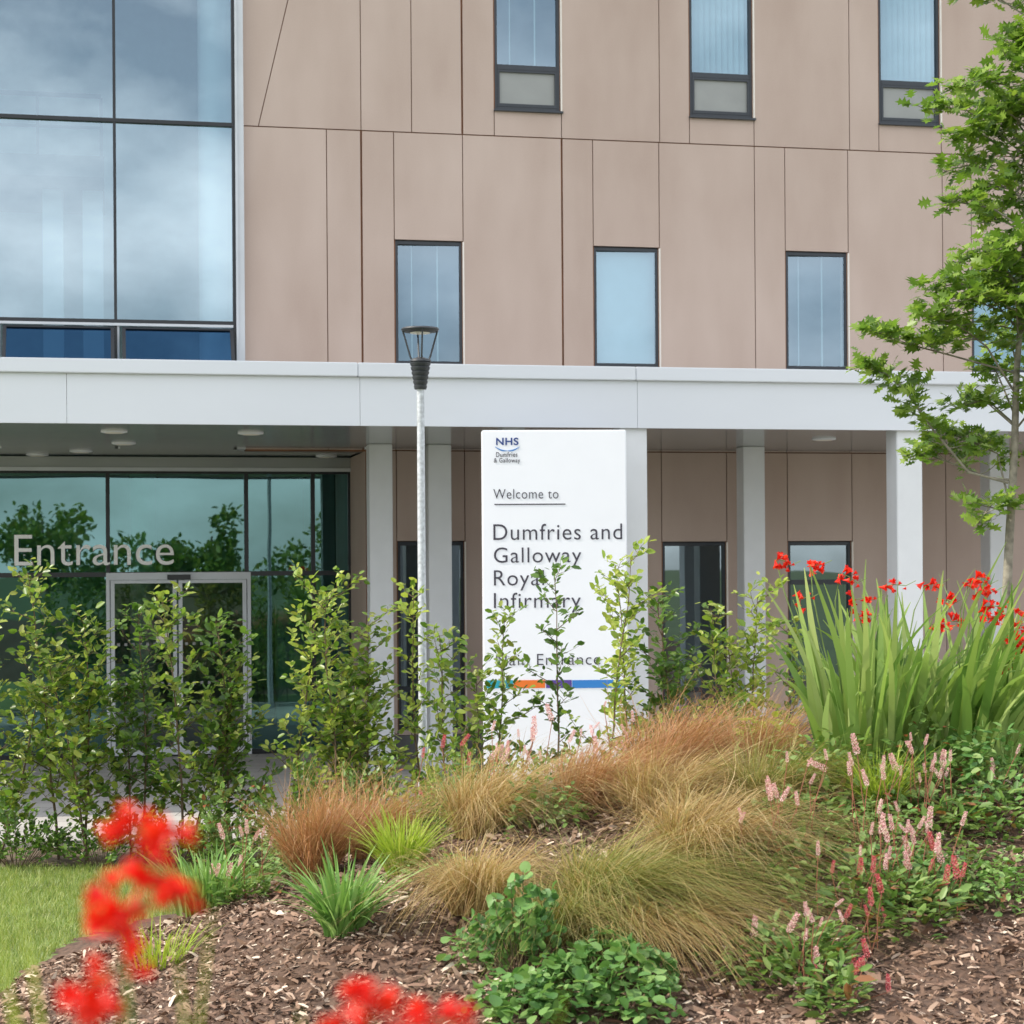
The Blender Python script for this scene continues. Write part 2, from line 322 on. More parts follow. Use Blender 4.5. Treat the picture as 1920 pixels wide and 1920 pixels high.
def window(x0, x1, z0, z1, style):
    fw = .048; f = MB(); ya, yb = .035, .12
    f.box(x0, x0+fw, ya, yb, z0, z1); f.box(x1-fw, x1, ya, yb, z0, z1); f.box(x0+fw, x1-fw, ya, yb, z0, z0+fw*1.1); f.box(x0+fw, x1-fw, ya, yb, z1-fw, z1)
    zt_ = None
    if style.startswith('top'): zt_ = z0+.60
    if style == 'low_transom': zt_ = z1-.55
    if style == 'low': zt_ = z0+.55
    if zt_: f.box(x0+fw, x1-fw, ya-.004, yb, zt_-.05, zt_+.02)
    fr = f.build('window', 'frame', B, bevel=.004)
    p = MB(); zb = zt_+.02 if (zt_ and style.startswith('top')) else z0+fw*1.1
    tl = .022 if style.startswith('mid') else 0
    p.add([(x0+fw, .075+tl, zb), (x1-fw, .075-tl, zb), (x1-fw, .075-tl, z1-fw), (x0+fw, .075+tl, z1-fw)], [(0, 1, 2, 3)]); p.build('pane', 'glass' if not style.startswith('low') else 'eglass2', fr)
    if style.startswith('top'):
        q = MB(); a = .05; q.box(x0+fw, x1-fw, .03, .05, z0+.05, z0+.09); q.box(x0+fw, x1-fw, .03, .05, zt_-.08, zt_-.052); q.box(x0+fw, x0+a+.03, .03, .05, z0+.09, zt_-.08); q.box(x1-a-.03, x1-fw, .03, .05, z0+.09, zt_-.08)
        q.build('vent_frame', 'frame', fr)
        q = MB(); q.box(x0+fw, x1-fw, .06, .08, z0+.05, zt_-.05); q.build('spandrel', 'spandrel', fr)
    q = MB()
    if style in ('top_slats', 'top_blind'):
        n = 11; w = (x1-x0)/n
        for i in range(n): q.add([(x0+i*w, .16, zb), (x0+i*w+w*.9, .12, zb), (x0+i*w+w*.9, .12, z1), (x0+i*w, .16, z1)], [(0, 1, 2, 3)])
        q.build('blind', 'blind', fr)
    elif style in ('mid_blind',):
        q.add([(x0, .16, z0), (x1, .16, z0), (x1, .16, z1), (x0, .16, z1)], [(0, 1, 2, 3)])
        q.build('blind', 'blind', fr)
    elif style in ('mid_clear', 'top_clear'):
        q.box(x0+.25, x0+.265, .2, .22, zb, z1); q.box(x1-.33, x1-.31, .2, .22, zb, z1); q.build('blind_cord', 'interior', fr)
    q = MB(); q.box(x0, x1, .30, .33, z0, z1); q.build('room_shade_sheet', 'room', fr)  # dark painted sheet stands in for the dim, shaded room behind the pane
    q = MB(); q.box(x1-.003, x1+.016, -.008, .034, z0, z1); q.box(x1-.003, x1+.003, .034, .33, z0, z1); q.build('reveal', 'reveal', fr)  # pale front strip paints in the sunlit look of the right-hand reveal
    if not style.startswith('low'):
        q = MB(); q.box(x0-.01, x1+.02, -.05, .05, z0-.028, z0-.002); q.build('sill', 'frame', fr)
for w in wins: window(*w)
# glazed corner
cw = MB(); v0, v1 = -.10, -.02
zT = L(215, 225, v0)[1]; zV = L(215, 602, v0)[1]
mull = [-1120, -897, -675, -452, -230, -8, 215.5, 438.5]
mx_ = [L(p, 400, v0)[0] for p in mull]
for x in mx_: cw.box(x-.019, x+.019, v0, v1, zs, zt)
for z in (zT, zV, zT+3.3): cw.box(mx_[0], mx_[-1], v0-.006, v1-.006, z-.024, z+.024)
cw.build('curtain_wall_frame', 'black', B)
b = MB(); b.box(mx_[-1]+.02, xl-.004, -.14, .1, zs, zt); b.box(mx_[-1]+.02, mx_[-1]+.05, -.17, -.14, zs, zt); b.build('corner_trim', 'silver', B)
for x in mx_[:-1]: b = MB(); b.box(x+.02, x+.045, v0-.004, v1, zs, zV-.03); b.build('mullion_trim', 'silver', B)
pb = .019
for i in range(len(mx_)-1):
    for za, zb in ((zV+.024, zT-.024), (zT+.024, zT+3.276)):
        p = MB(); p.add([(mx_[i]+pb, -.055, za), (mx_[i+1]-pb, -.055, za), (mx_[i+1]-pb, -.055, zb), (mx_[i]+pb, -.055, zb)], [(0, 1, 2, 3)]); p.build('glass_panel', 'cglass', B)
    xa_, xb_ = mx_[i]+.08, mx_[i+1]-.02; zh = zV-.075; hh = .95; ang = .6
    T = (lambda p, zh=zh, ang=ang: Vector((p[0], v0-.03+(p[1])*math.cos(ang)-(zh-p[2])*math.sin(ang), zh-(zh-p[2])*math.cos(ang)-p[1]*math.sin(ang))))
    f = MB(); f.T = T; w_ = .045
    f.box(xa_, xa_+w_, 0, .05, zh-hh, zh); f.box(xb_-w_, xb_, 0, .05, zh-hh, zh); f.box(xa_+w_, xb_-w_, 0, .05, zh-w_*.7, zh); f.box(xa_+w_, xb_-w_, 0, .05, zh-hh, zh-hh+w_)
    fr = f.build('vent_window', 'black', B)
    p = MB(); p.T = T; p.add([(xa_+w_, .02, zh-hh+w_), (xb_-w_, .02, zh-hh+w_), (xb_-w_, .02, zh-.03), (xa_+w_, .02, zh-.03)], [(0, 1, 2, 3)]); p.build('pane', 'vglass', fr)
    for xx in (xa_+.02, xb_-.04):
        p = MB(); p.tube([(xx, v0, zh-.6), (xx, v0-.36, zh-.62)], .008, .008, 5); p.build('stay_arm', 'silver', fr)
b = MB(); b.box(mx_[0], mx_[-1]-.02, v0-.04, v0-.008, zV-.062, zV-.028); b.build('transom_trim', 'silver', B)
b = MB(); b.box(xcl, xl+1.5, 6, 6.1, zs, zt); b.box(xl-.1, xl+.01, .1, 6, zs+.2, zt); b.build('atrium_wall', 'interior', B)
b = MB(); b.box(xcl, xr-.2, .55, 13.9, zs+.05, zs+.3); b.box(xcl, L(195, 300, 3)[0], 3.0, 6, L(100, 330, 3)[1], L(100, 290, 3)[1]); b.build('atrium_floor', 'plinth', B)
b = MB(); xc = L(405, 300, 1.0)[0]; b.lathe((xc, 1.0, zs+.3), [(.24, 0), (.24, zt-zs-.3)], 24); b.build('atrium_column', 'sign', B, smooth=True)
r1 = L(190, 270, 3)[0]; zr = L(100, 290, 3)[1]; b = MB()
for i in range(9): b.box(r1-i*.9-.02, r1-i*.9+.02, 3.0, 3.04, zr, zr+.85)
b.box(xcl, r1, 3.0, 3.05, zr+.85, zr+.9); b.box(xcl, r1, 3.0, 3.05, zr+.4, zr+.43); b.build('atrium_railing', 'frame', B)
for px in (100, 175):
    b = MB(); x = L(px, 550, 4)[0]; b.box(x-.15, x+.15, 4, 4.3, zs+.3, L(px, 335, 4)[1]); b.build('atrium_pier', 'sign', B)
# entrance screen
ex = [L(p, 1100, VE)[0] for p in (-640, -420, -230, -10, 203, 463, 588, 657)]
zh_ = L(330, 884, VE)[1]; ztr = L(330, 1076, VE)[1]; hw = .028
e = MB()
for x in ex: e.box(x-hw, x+hw, VE, VE+.12, 0, zh_)
e.box(ex[0], ex[-1], VE-.004, VE+.11, ztr-.035, ztr+.03); e.box(ex[0], ex[-1], VE-.004, VE+.11, zh_-.03, zh_); e.box(ex[0], ex[-1], VE-.004, VE+.11, .0, .07)
e.build('entrance_screen_frame', 'black', B, bevel=.003)
e = MB(); e.box(ex[0], xe-.004, VE-.06, VE+.3, zh_+.002, zs); e.build('entrance_header', 'soffit', B)
e = MB(); e.box(ex[0], xe-.004, VE-.09, VE-.062, zh_+.0, zh_+.05); e.build('header_trim', 'silver', B)
for i in range(len(ex)-1):
    p = MB(); p.add([(ex[i]+hw, VE+.05, ztr+.03), (ex[i+1]-hw, VE+.05, ztr+.03), (ex[i+1]-hw, VE+.05, zh_-.03), (ex[i]+hw, VE+.05, zh_-.03)], [(0, 1, 2, 3)]); p.build('glass_panel', 'eglass', B)
    if i != 4:
        p = MB(); p.add([(ex[i]+hw, VE+.05, .07), (ex[i+1]-hw, VE+.05, .07), (ex[i+1]-hw, VE+.05, ztr-.035), (ex[i]+hw, VE+.05, ztr-.035)], [(0, 1, 2, 3)]); p.build('glass_panel', 'eglass', B)
xa_, xb_ = ex[4]+.0, ex[5]+.02; yd = VE-.06
d = MB(); jw = .05; zd = ztr+.02
d.box(xa_-.03, xa_+jw-.03, yd, VE-.006, 0, zd); d.box(xb_-jw+.03, xb_+.03, yd, VE-.006, 0, zd); d.box(xa_+jw-.03, xb_-jw+.03, yd, VE-.006, zd-.10, zd)
dr = d.build('door_frame', 'silver', B, bevel=.003)
s_ = MB(); s_.box((xa_+xb_)/2-.16, (xa_+xb_)/2+.16, yd-.05, yd, zd-.1, zd-.03); s_.build('door_sensor', 'black', dr)
xm = (xa_+xb_)/2-.02
for (a_, c_) in ((xa_+.03, xm-.012), (xm+.012, xb_-.03)):
    d = MB(); w_ = .055; y_ = yd+.012
    d.box(a_, a_+w_, y_, y_+.04, .02, zd-.105); d.box(c_-w_, c_, y_, y_+.04, .02, zd-.105); d.box(a_+w_, c_-w_, y_, y_+.04, .02, .13); d.box(a_+w_, c_-w_, y_, y_+.04, zd-.15, zd-.105)
    dd = d.build('sliding_door', 'silver', B, bevel=.003)
    p = MB(); p.add([(a_+w_, y_+.02, .13), (c_-w_, y_+.02, .13), (c_-w_, y_+.02, zd-.15), (a_+w_, y_+.02, zd-.15)], [(0, 1, 2, 3)]); p.build('pane', 'dglass', dd)
    q = MB(); n = 8
    for r_ in (1.0, 1.55):
        for i in range(n):
            xx = a_+w_+(c_-a_-2*w_)*(i+.5)/n; q.box(xx-.02, xx+.02, y_+.012, y_+.016, r_, r_+.04)
    q.build('manifestation', 'spandrel', dd)
nx0, nz0 = L(293, 1206, yd); nx1, nz1 = L(316, 1186, yd)
q = MB(); q.box(nx0, nx1, yd-.0, yd+.01, nz0, nz1); q.build('door_notice', 'reveal', B)
b = MB(); b.box(xcl, xe-.02, 8.5, 8.6, 0, zs); b.box(xe+.0, xe+.06, VE+.01, 8.5, 0, zs); b.build('lobby_wall', 'lobby', B)
b = MB(); b.box(xcl, xe, VE+.15, 8.5, -.004, .01); b.build('lobby_floor', 'lfloor', B)
b = MB(); xx = L(60, 1250, 6)[0]; b.box(xx, xx+2.0, 6, 6.5, .01, 1.1); b.build('reception_desk', 'interior', B)
b = MB(); xx = L(520, 1250, 6.5)[0]; b.box(xx, xx+.5, 6.5, 6.9, .01, 2.1); b.build('lobby_cabinet', 'interior', B)
b = MB(); xx = L(270, 1250, 4.5)[0]; b.lathe((xx, 4.5, .01), [(.2, 0), (.2, zs-.05)], 20); b.build('lobby_column', 'interior', B, smooth=True)
def text(body, rect, v, m, parent, org, T3, name='lettering', off=0.0, ext=.004, sp=1.0):
    cu = bpy.data.curves.new('t', 'FONT'); cu.body = body; cu.size = 1; cu.offset = off; cu.extrude = .001; cu.space_character = sp; cu.resolution_u = 5
    o = bpy.data.objects.new('t', cu); C.objects.link(o); dg = bpy.context.evaluated_depsgraph_get(); dg.update()
    me = bpy.data.meshes.new_from_object(o.evaluated_get(dg)); bpy.data.objects.remove(o)
    co = np.zeros(len(me.vertices)*3); me.vertices.foreach_get('co', co); co = co.reshape(-1, 3)
    mn, mxv = co.min(0), co.max(0); x0, x1_, z0, z1 = T3(rect)
    u = (co[:, 0]-mn[0])/(mxv[0]-mn[0]); w = (co[:, 1]-mn[1])/(mxv[1]-mn[1]); e_ = np.where(co[:, 2] > 0, -ext, 0)
    out = np.stack([x0+u*(x1_-x0)-org[0], v+e_-org[1], z0+w*(z1-z0)-org[2]], 1)
    me.vertices.foreach_set('co', out.ravel()); me.materials.clear(); me.materials.append(M[m]); me.update()
    o = bpy.data.objects.new(name, me); return link(o, parent)
VT = VE-.25
text('Entrance', (27, 326, 1003, 1061), VT, 'letters', B, (0, 0, 0), lambda r: (L(r[0], 1030, VT)[0], L(r[1], 1030, VT)[0], L(r[0], r[3], VT)[1], L(r[0], r[2], VT)[1]), 'entrance_lettering', off=-.004, ext=.03)
b = MB(); zq = L(180, 1040, VT)[1]
for p in (45, 130, 215, 300): x = L(p, 1040, VT)[0]; b.box(x-.008, x+.008, VT+.001, VE, zq-.01, zq+.01)
b.build('letter_bracket', 'silver', B)
# ------------------------------------------------------------------ canopy
VF = -4.4; co_ = (0, -2.2, 0)
K = thing('entrance_canopy', 'long pale grey flat canopy on square columns running along the front of the building', 'canopy', loc2w(0, -2.2), TH)
ztop = L(960, 685, VF)[1]; zlip = L(960, 711, VF)[1]
cxl, cxr = L(-1000, 750, VF)[0], L(2400, 750, VF)[0]
jn = [L(p, 750, VF)[0] for p in (-430, 125, 675, 1195, 1715, 2235)]; ed = [cxl]+jn+[cxr]
b = MB(co_)
for a_, c_ in zip(ed[:-1], ed[1:]): b.box(a_+.002, c_-.002, VF, VF+.05, zs, zlip)
b.build('fascia', 'canopy', K)
b = MB(co_); jj = [cxl]+[L(p, 690, VF)[0] for p in (-500, 670, 1190, 2000)]+[cxr]
for a_, c_ in zip(jj[:-1], jj[1:]): b.box(a_+.0015, c_-.0015, VF-.06, VF+.06, zlip+.002, ztop)
b.build('coping', 'canopy', K, bevel=.008)
b = MB(co_); b.box(cxl, cxr, VF+.06, -.16, ztop-.14, ztop-.06); b.build('canopy_roof', 'roofing', K)
b = MB(co_); zsf = zs+.02; xw = .2; n = int((-.03-VF-.06)/xw)
for i in range(n+1):
    y0_ = VF+.055+i*xw; y1_ = min(y0_+xw-.008, -.012)
    if y1_ > y0_: b.box(cxl, cxr, y0_, y1_, zsf, zsf+.03)
for i in range(16):
    y0_ = 0.0+i*xw; y1_ = min(y0_+xw-.008, VE-.1)
    if y1_ > y0_: b.box(cxl, xe-.01, y0_, y1_, zsf, zsf+.03)
b.box(cxl, cxr, VF+.06, -.02, zsf+.035, zsf+.05); b.box(cxl, xe-.01, -.02, VE-.1, zsf+.035, zsf+.05)
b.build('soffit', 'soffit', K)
def column(px, w, v):
    x = L(px, 1000, v)[0]; b = MB((x, v, 0)); b.box(x-w/2, x+w/2, v-w/2, v+w/2, 0, zsf-.002)
    o = b.build('column', 'column', K, bevel=.008); o.location = (x-co_[0], v-co_[1], 0)
    b = MB((0, 0, 0)); b.box(-w/2-.012, w/2+.012, -w/2-.012, w/2+.012, 0.001, .05); b.build('base_plate', 'silver', o)
for px in (1182, 1696, 2210): column(px, .32, VF+.22)
for px, v in ((712, -.9), (822, -.9), (1408, -.9), (1866, -.9), (960, -.9)): column(px, .30, v)
def down(px, py):
    for v in np.arange(VF+.2, VE-.2, .02):
        if px > 690 and v > -.3: break
        x, z = L(px, py, v)
        if z >= zsf: break
    b = MB((x, v, zsf)); b.lathe((x, v, zsf-.022), [(.12, 0), (.15, .006), (.15, .021)], 24); o = b.build('downlight', 'sign', K, smooth=True)
    o.location = (x-co_[0], v-co_[1], zsf)
    b = MB(); b.lathe((0, 0, -.027), [(.1, 0), (.1, .004)], 20); b.build('lens', 'lens', o)
for p in ((214, 808), (232, 830), (152, 845), (70, 861), (470, 811), (612, 865), (705, 851), (818, 836), (1408, 840), (1545, 822), (1100, 830)): down(*p)
# ------------------------------------------------------------------ welcome sign
YS = 21.0
A_ = W(905, 1100, YS); Bq = W(1177, 1100, YS); cx = (A_.x+Bq.x)/2; sw = (Bq.x-A_.x)/2
ztp = W(1040, 806, YS).z; rz = math.radians(3)
SG = thing('welcome_sign', 'tall white freestanding welcome sign with dark lettering in front of the canopy', 'sign', (cx, YS, 0), rz)
b = MB(); b.box(-sw, sw, 0, .16, .12, ztp); b.build('sign_panel', 'sign', SG, bevel=.012)
b = MB(); b.box(-sw+.05, sw-.05, .02, .14, 0, .12); b.build('sign_base', 'plinth', SG)
def T3(r):
    f = lambda px, py: W(px, py, YS)
    return (f(r[0], (r[2]+r[3])/2).x-cx, f(r[1], (r[2]+r[3])/2).x-cx, f((r[0]+r[1])/2, r[3]).z, f((r[0]+r[1])/2, r[2]).z)
for body, r, m, off in (('NHS', (930, 972, 821, 835), 'navy', .022), ('Dumfries', (930, 970, 848, 857), 'ink', 0), ('& Galloway', (926, 975, 859, 870), 'ink', 0), ('Welcome to', (925, 1047, 917, 935), 'ink', -.008),
                        ('Dumfries and', (925, 1167, 982, 1012), 'ink', -.004), ('Galloway', (926, 1090, 1026, 1064), 'ink', -.004), ('Royal', (926, 1020, 1069, 1107), 'ink', -.004),
                        ('Infirmary', (926, 1089, 1111, 1149), 'ink', -.004), ('Main Entrance', (930, 1126, 1226, 1247), 'ink', -.008)):
    text(body, r, -.001, m, SG, (0, 0, 0), T3, 'lettering', off=off, ext=.003, sp=1.08)
q = MB(); r = T3((927, 1060, 944.6, 946.6)); q.box(r[0], r[1], -.004, -.001, r[2], r[3]); q.build('underline', 'ink', SG)
q = MB()
def swoosh(x0, x1, y0, y1, dip, th):
    n = 10; top = []; bot = []
    for i in range(n+1):
        t = i/n; x = x0+(x1-x0)*t; y = y0+(y1-y0)*t+dip*math.sin(PI*t); h = th*(.35+.65*math.sin(PI*t))
        a = T3((x, x, y-h/2, y+h/2)); top.append((a[0], a[3])); bot.append((a[0], a[2]))
    q.prism(top+bot[::-1], -.004, -.001)
swoosh(928, 951, 838, 845.5, 2.5, 2.6); swoosh(951, 974, 845.5, 838, 2.5, 2.6); q.build('emblem', 'sblue', SG)
for x0, x1_, m in ((912, 962, 'teal'), (963, 1022, 'orange'), (1024, 1072, 'purple'), (1073, 1170, 'sblue')):
    q = MB(); r = T3((x0, x1_, 1275, 1290)); q.box(r[0], r[1], -.004, -.001, r[2], r[3]); q.build('colour_band', m, SG)
# ------------------------------------------------------------------ street lamp
YL = 18.6; lb = W(791, 1100, YL); LP = thing('street_lamp', 'slender galvanised lamp post with dark open cone lantern in front of the canopy', 'street lamp', (lb.x, YL, 0))
hz = lambda py: W(791, py, YL).z
s = YL/F
b = MB(); b.lathe((0, 0, 0), [(.052, 0), (.05, .9), (.042, .95), (.036, hz(728))], 20); b.build('pole', 'galv', LP, smooth=True)
b = MB(); prof = [(11*s, hz(730))]
for i in range(6):
    t = i/5; r_ = (12+7*t)*s; z = hz(727)+(hz(684)-hz(727))*t
    prof += [(r_, z), (r_*1.04, z+.02), (r_*.93, z+.024)]
prof += [(20*s, hz(678)), (19*s, hz(674)), (6*s, hz(670))]
b.lathe((0, 0, 0), prof, 28); b.build('lantern_base', 'lamp', LP, smooth=True)
for k in range(4):
    b = MB(); a = 2*PI*k/4+.18; c, d = math.cos(a), math.sin(a)
    b.tube([(15*s*c, 15*s*d, hz(678)), (19*s*c, 19*s*d, hz(668)), (27*s*c, 27*s*d, hz(640)), (33*s*c, 33*s*d, hz(620))], .011, .009, 6)
    b.build('lantern_arm', 'lamp', LP, smooth=True)
b = MB(); b.lathe((0, 0, 0), [(20*s, hz(624)), (33*s, hz(622)), (36*s, hz(618)), (34*s, hz(615)), (15*s, hz(613.5)), (2*s, hz(613))], 32); b.build('lantern_cap', 'lamp', LP, smooth=True)
b = MB(); b.lathe((0, 0, 0), [(19*s, hz(625)), (19*s, hz(623))], 24); b.build('lens', 'lens', LP)
b = MB(); b.box(-.035, .035, -.056, -.045, .45, .8); b.build('access_door', 'galv', LP)
# ------------------------------------------------------------------ planting helpers
def branchy(pts, n_tw, tw_len, up=.5, t0=.1, taper=.55):
    pts = [Vector(p) for p in pts]; out = []
    m = len(pts)-1
    for i in range(n_tw):
        t = t0+(1-t0)*(i+random.random())/n_tw; f = t*m; k = min(int(f), m-1); p = pts[k].lerp(pts[k+1], f-k)
        a = i*2.4+random.uniform(-.5, .5); l = tw_len*(1-taper*t)*random.uniform(.5, 1.3)
        d = Vector((math.cos(a), math.sin(a), up+random.uniform(-.3, .3))).normalized()
        q = [p]
        for j in range(4): d = (d+Vector((random.uniform(-.2, .2), random.uniform(-.2, .2), random.uniform(-.05, .2)))).normalized(); q.append(q[-1]+d*l/4)
        out.append(q)
    return out
def leaves_on(branches, per_m, size, T=LEAF, TF=LEAFF, spread=.6, t0=.0, jit=.015):
    P = []; D = []; Sz = []
    for q in branches:
        Ln = sum((q[i+1]-q[i]).length for i in range(len(q)-1)); n = max(2, int(Ln*per_m)); m = len(q)-1
        for i in range(n):
            t = t0+(1-t0)*(i+1)/n; f = min(t*m, m-1e-4); k = int(f); p = q[k].lerp(q[k+1], f-k); d = (q[k+1]-q[k]).normalized()
            side = d.cross(Vector((0, 0, 1))); side = side.normalized() if side.length > .1 else Vector((math.cos(i*2.4), math.sin(i*2.4), 0))
            sg = 1 if i % 2 else -1
            dd = (d*.6+side*sg*spread+Vector((random.gauss(0, .3), random.gauss(0, .3), random.gauss(0, .3)))).normalized()
            P.append(p+Vector((random.gauss(0, jit), random.gauss(0, jit), random.gauss(0, jit)))); D.append(dd); Sz.append(size*random.uniform(.55, 1.25))
    P = np.array([tuple(p) for p in P]); D = np.array([tuple(p) for p in D]); U = np.tile([-.3, -.35, 1.], (len(P), 1))+rng.normal(0, .5, (len(P), 3))
    return inst(T, TF, P, D, U, np.array(Sz))
def sapling(px, top, Y, leafm, label, dens=1.0, w=.5, stems=1, lsize=.088, t0=.1):
    base = on(px, Y); base.z = max(0, base.z); h = W(px, top, Y).z-base.z
    t = thing('hedge_sapling', label, 'hedge plant', base, 0, 'young hedge plants in the row')
    st = MB(); br = []
    for s_ in range(stems):
        q = [Vector((random.uniform(-.05, .05)*stems, random.uniform(-.05, .05)*stems, 0))]; lx = 0 if s_ == 0 else random.choice((-1, 1))*random.uniform(.12, .3)
        d = Vector((lx, random.uniform(-.08, .08), 1)); hh = h*(1 if s_ == 0 else random.uniform(.6, .85))
        for j in range(7): d = (d+Vector((random.uniform(-.12, .12)+lx*.15, random.uniform(-.1, .1), .3))).normalized(); q.append(q[-1]+d*hh/7)
        q[-1].z = min(q[-1].z, h)
        st.tube(q, .014, .003, 6); tw = branchy(q, int(20*dens), w, .6, t0, .62); br += tw; br.append(q[3:])
        for b_ in tw:
            st.tube(b_, .005, .0015, 4)
            sub = branchy(b_, 3 if w > .45 else 2, w*.4, .5, .25); br += sub
            for c_ in sub: st.tube(c_, .003, .001, 3)
    st.build('stem', 'twig', t)
    V, Fa = leaves_on(br, 30, lsize); npmesh('foliage', V, Fa, leafm, t)
    return t
sap = [
 (10, 1190, 17.2, 'beech', 'hedge plant at the left edge of the photo, before the dark entrance glass', 1.1, .62, 2),
 (98, 1068, 17.3, 'beech', 'tallest hedge plant left of the sliding doors, its tip reaching the Entrance lettering', 1.1, .62, 1),
 (170, 1165, 17.1, 'beech', 'bushy hedge plant just left of the door frame', 1.2, .65, 2),
 (255, 1150, 17.4, 'beechd', 'darker hedge plant standing before the left sliding door', 1.1, .58, 2),
 (355, 1115, 17.2, 'beech', 'upright hedge plant before the right sliding door', 1.1, .6, 2),
 (445, 1160, 17.5, 'beechd', 'dark green hedge plant at the right jamb of the sliding doors', 1.1, .6, 2),
 (535, 1100, 17.3, 'beechy', 'yellow green hedge plant right of the sliding doors, arching left', .9, .65, 1),
 (625, 1105, 17.1, 'beech', 'wide hedge plant between the doors and the first columns', 1.1, .8, 2),
 (700, 1165, 17.4, 'beech', 'hedge plant in front of the leftmost canopy column', 1.1, .6, 2),
 (800, 1095, 17.6, 'beechy', 'narrow yellow green hedge plant growing beside the lamp post', .9, .45, 1),
 (868, 1190, 17.1, 'beech', 'short hedge plant between the lamp post and the sign', 1.0, .58, 2),
 (940, 1160, 17.4, 'beech', 'hedge plant covering the lower left corner of the sign', .85, .5, 1),
 (1028, 1068, 17.3, 'beechd', 'dark green hedge plant covering the middle of the sign lettering', .85, .48, 1),
 (1115, 1045, 17.1, 'beechy', 'pale yellow green hedge plant over the right half of the sign', .85, .6, 1),
 (1190, 1065, 17.5, 'beechy', 'spindly hedge plant in front of the right edge of the sign', .85, .5, 1),
 (1285, 1125, 17.3, 'beechd', 'dark bushy hedge plant before the window right of the sign', 1.2, .65, 2),
 (1345, 1150, 17.1, 'beech', 'middling hedge plant between the dark bushy one and the bright yellow one', 1.0, .55, 1),
 (1410, 1115, 17.2, 'beechy', 'bright yellow hedge plant in front of the grey rear column right of the sign', 1.1, .62, 2),
 (1480, 1180, 17.5, 'beech', 'hedge plant at the left of the red flowered clump', .9, .5, 1)]
for (px, top, Y, m, lab, dn, w, st) in sap: sapling(px, top, Y, m, lab, dn, w, st, t0=.14 if px < 500 else .1)
def lowshrub(pos, r, h, n, m, label, size=.05, name='low_shrub', cat='shrub', T=LEAF, TF=LEAFF, group=None):
    t = thing(name, label, cat, pos, 0, group)
    st = MB(); br = []
    for i in range(n):
        a = random.uniform(0, 2*PI); rr = r*math.sqrt(random.random()); e_ = Vector((math.cos(a)*rr, math.sin(a)*rr, h*(1-.5*(rr/r)**2)*random.uniform(.4, 1.1)))
        b0 = Vector((e_.x*.25, e_.y*.25, 0)); md = b0.lerp(e_, .5)+Vector((e_.x*.1, e_.y*.1, .03)); q = [b0, b0.lerp(md, .5), md, md.lerp(e_, .5), e_]; st.tube(q, .004, .0015, 3); br.append(q)
    st.build('stem', 'twig', t); V, Fa = leaves_on(br, 45, size, T, TF, t0=.25); npmesh('foliage', V, Fa, m, t); return t
for px, Y, r, h, n, m, lab in ((30, 16.95, .55, .65, 40, 'beechd', 'low dark shrub at the left end of the hedge bottom'), (190, 16.9, .55, .55, 40, 'beechd', 'low dark shrub under the hedge left of the door frame'),
    (330, 16.9, .5, .6, 45, 'beech', 'low green shrub under the hedge before the sliding doors'), (450, 16.6, .5, .8, 50, 'mat', 'low dense shrub under the hedge right of the sliding doors'), (570, 16.4, .5, 1.05, 55, 'beechd', 'low shrub behind the leftmost russet grass tuft'),
    (700, 16.3, .5, 1.1, 60, 'mat', 'dark green low shrub left of the lamp post'), (840, 16.3, .5, 1.15, 60, 'beech', 'low shrub right of the lamp post, behind the pink flowers'), (980, 15.8, .55, 1.15, 55, 'beech', 'leafy shrub in front of the sign foot'),
    (1140, 15.6, .55, 1.2, 55, 'beechy', 'pale shrub in front of the right side of the sign foot'), (1290, 15.8, .5, 1.4, 60, 'beech', 'leafy shrub behind the russet grass, just right of the sign'), (1400, 15.9, .55, 1.5, 60, 'beechd', 'dark shrub behind the russet grass, farther right of the sign')):
    lowshrub(on(px, Y), r, h, n, m, lab, .058)
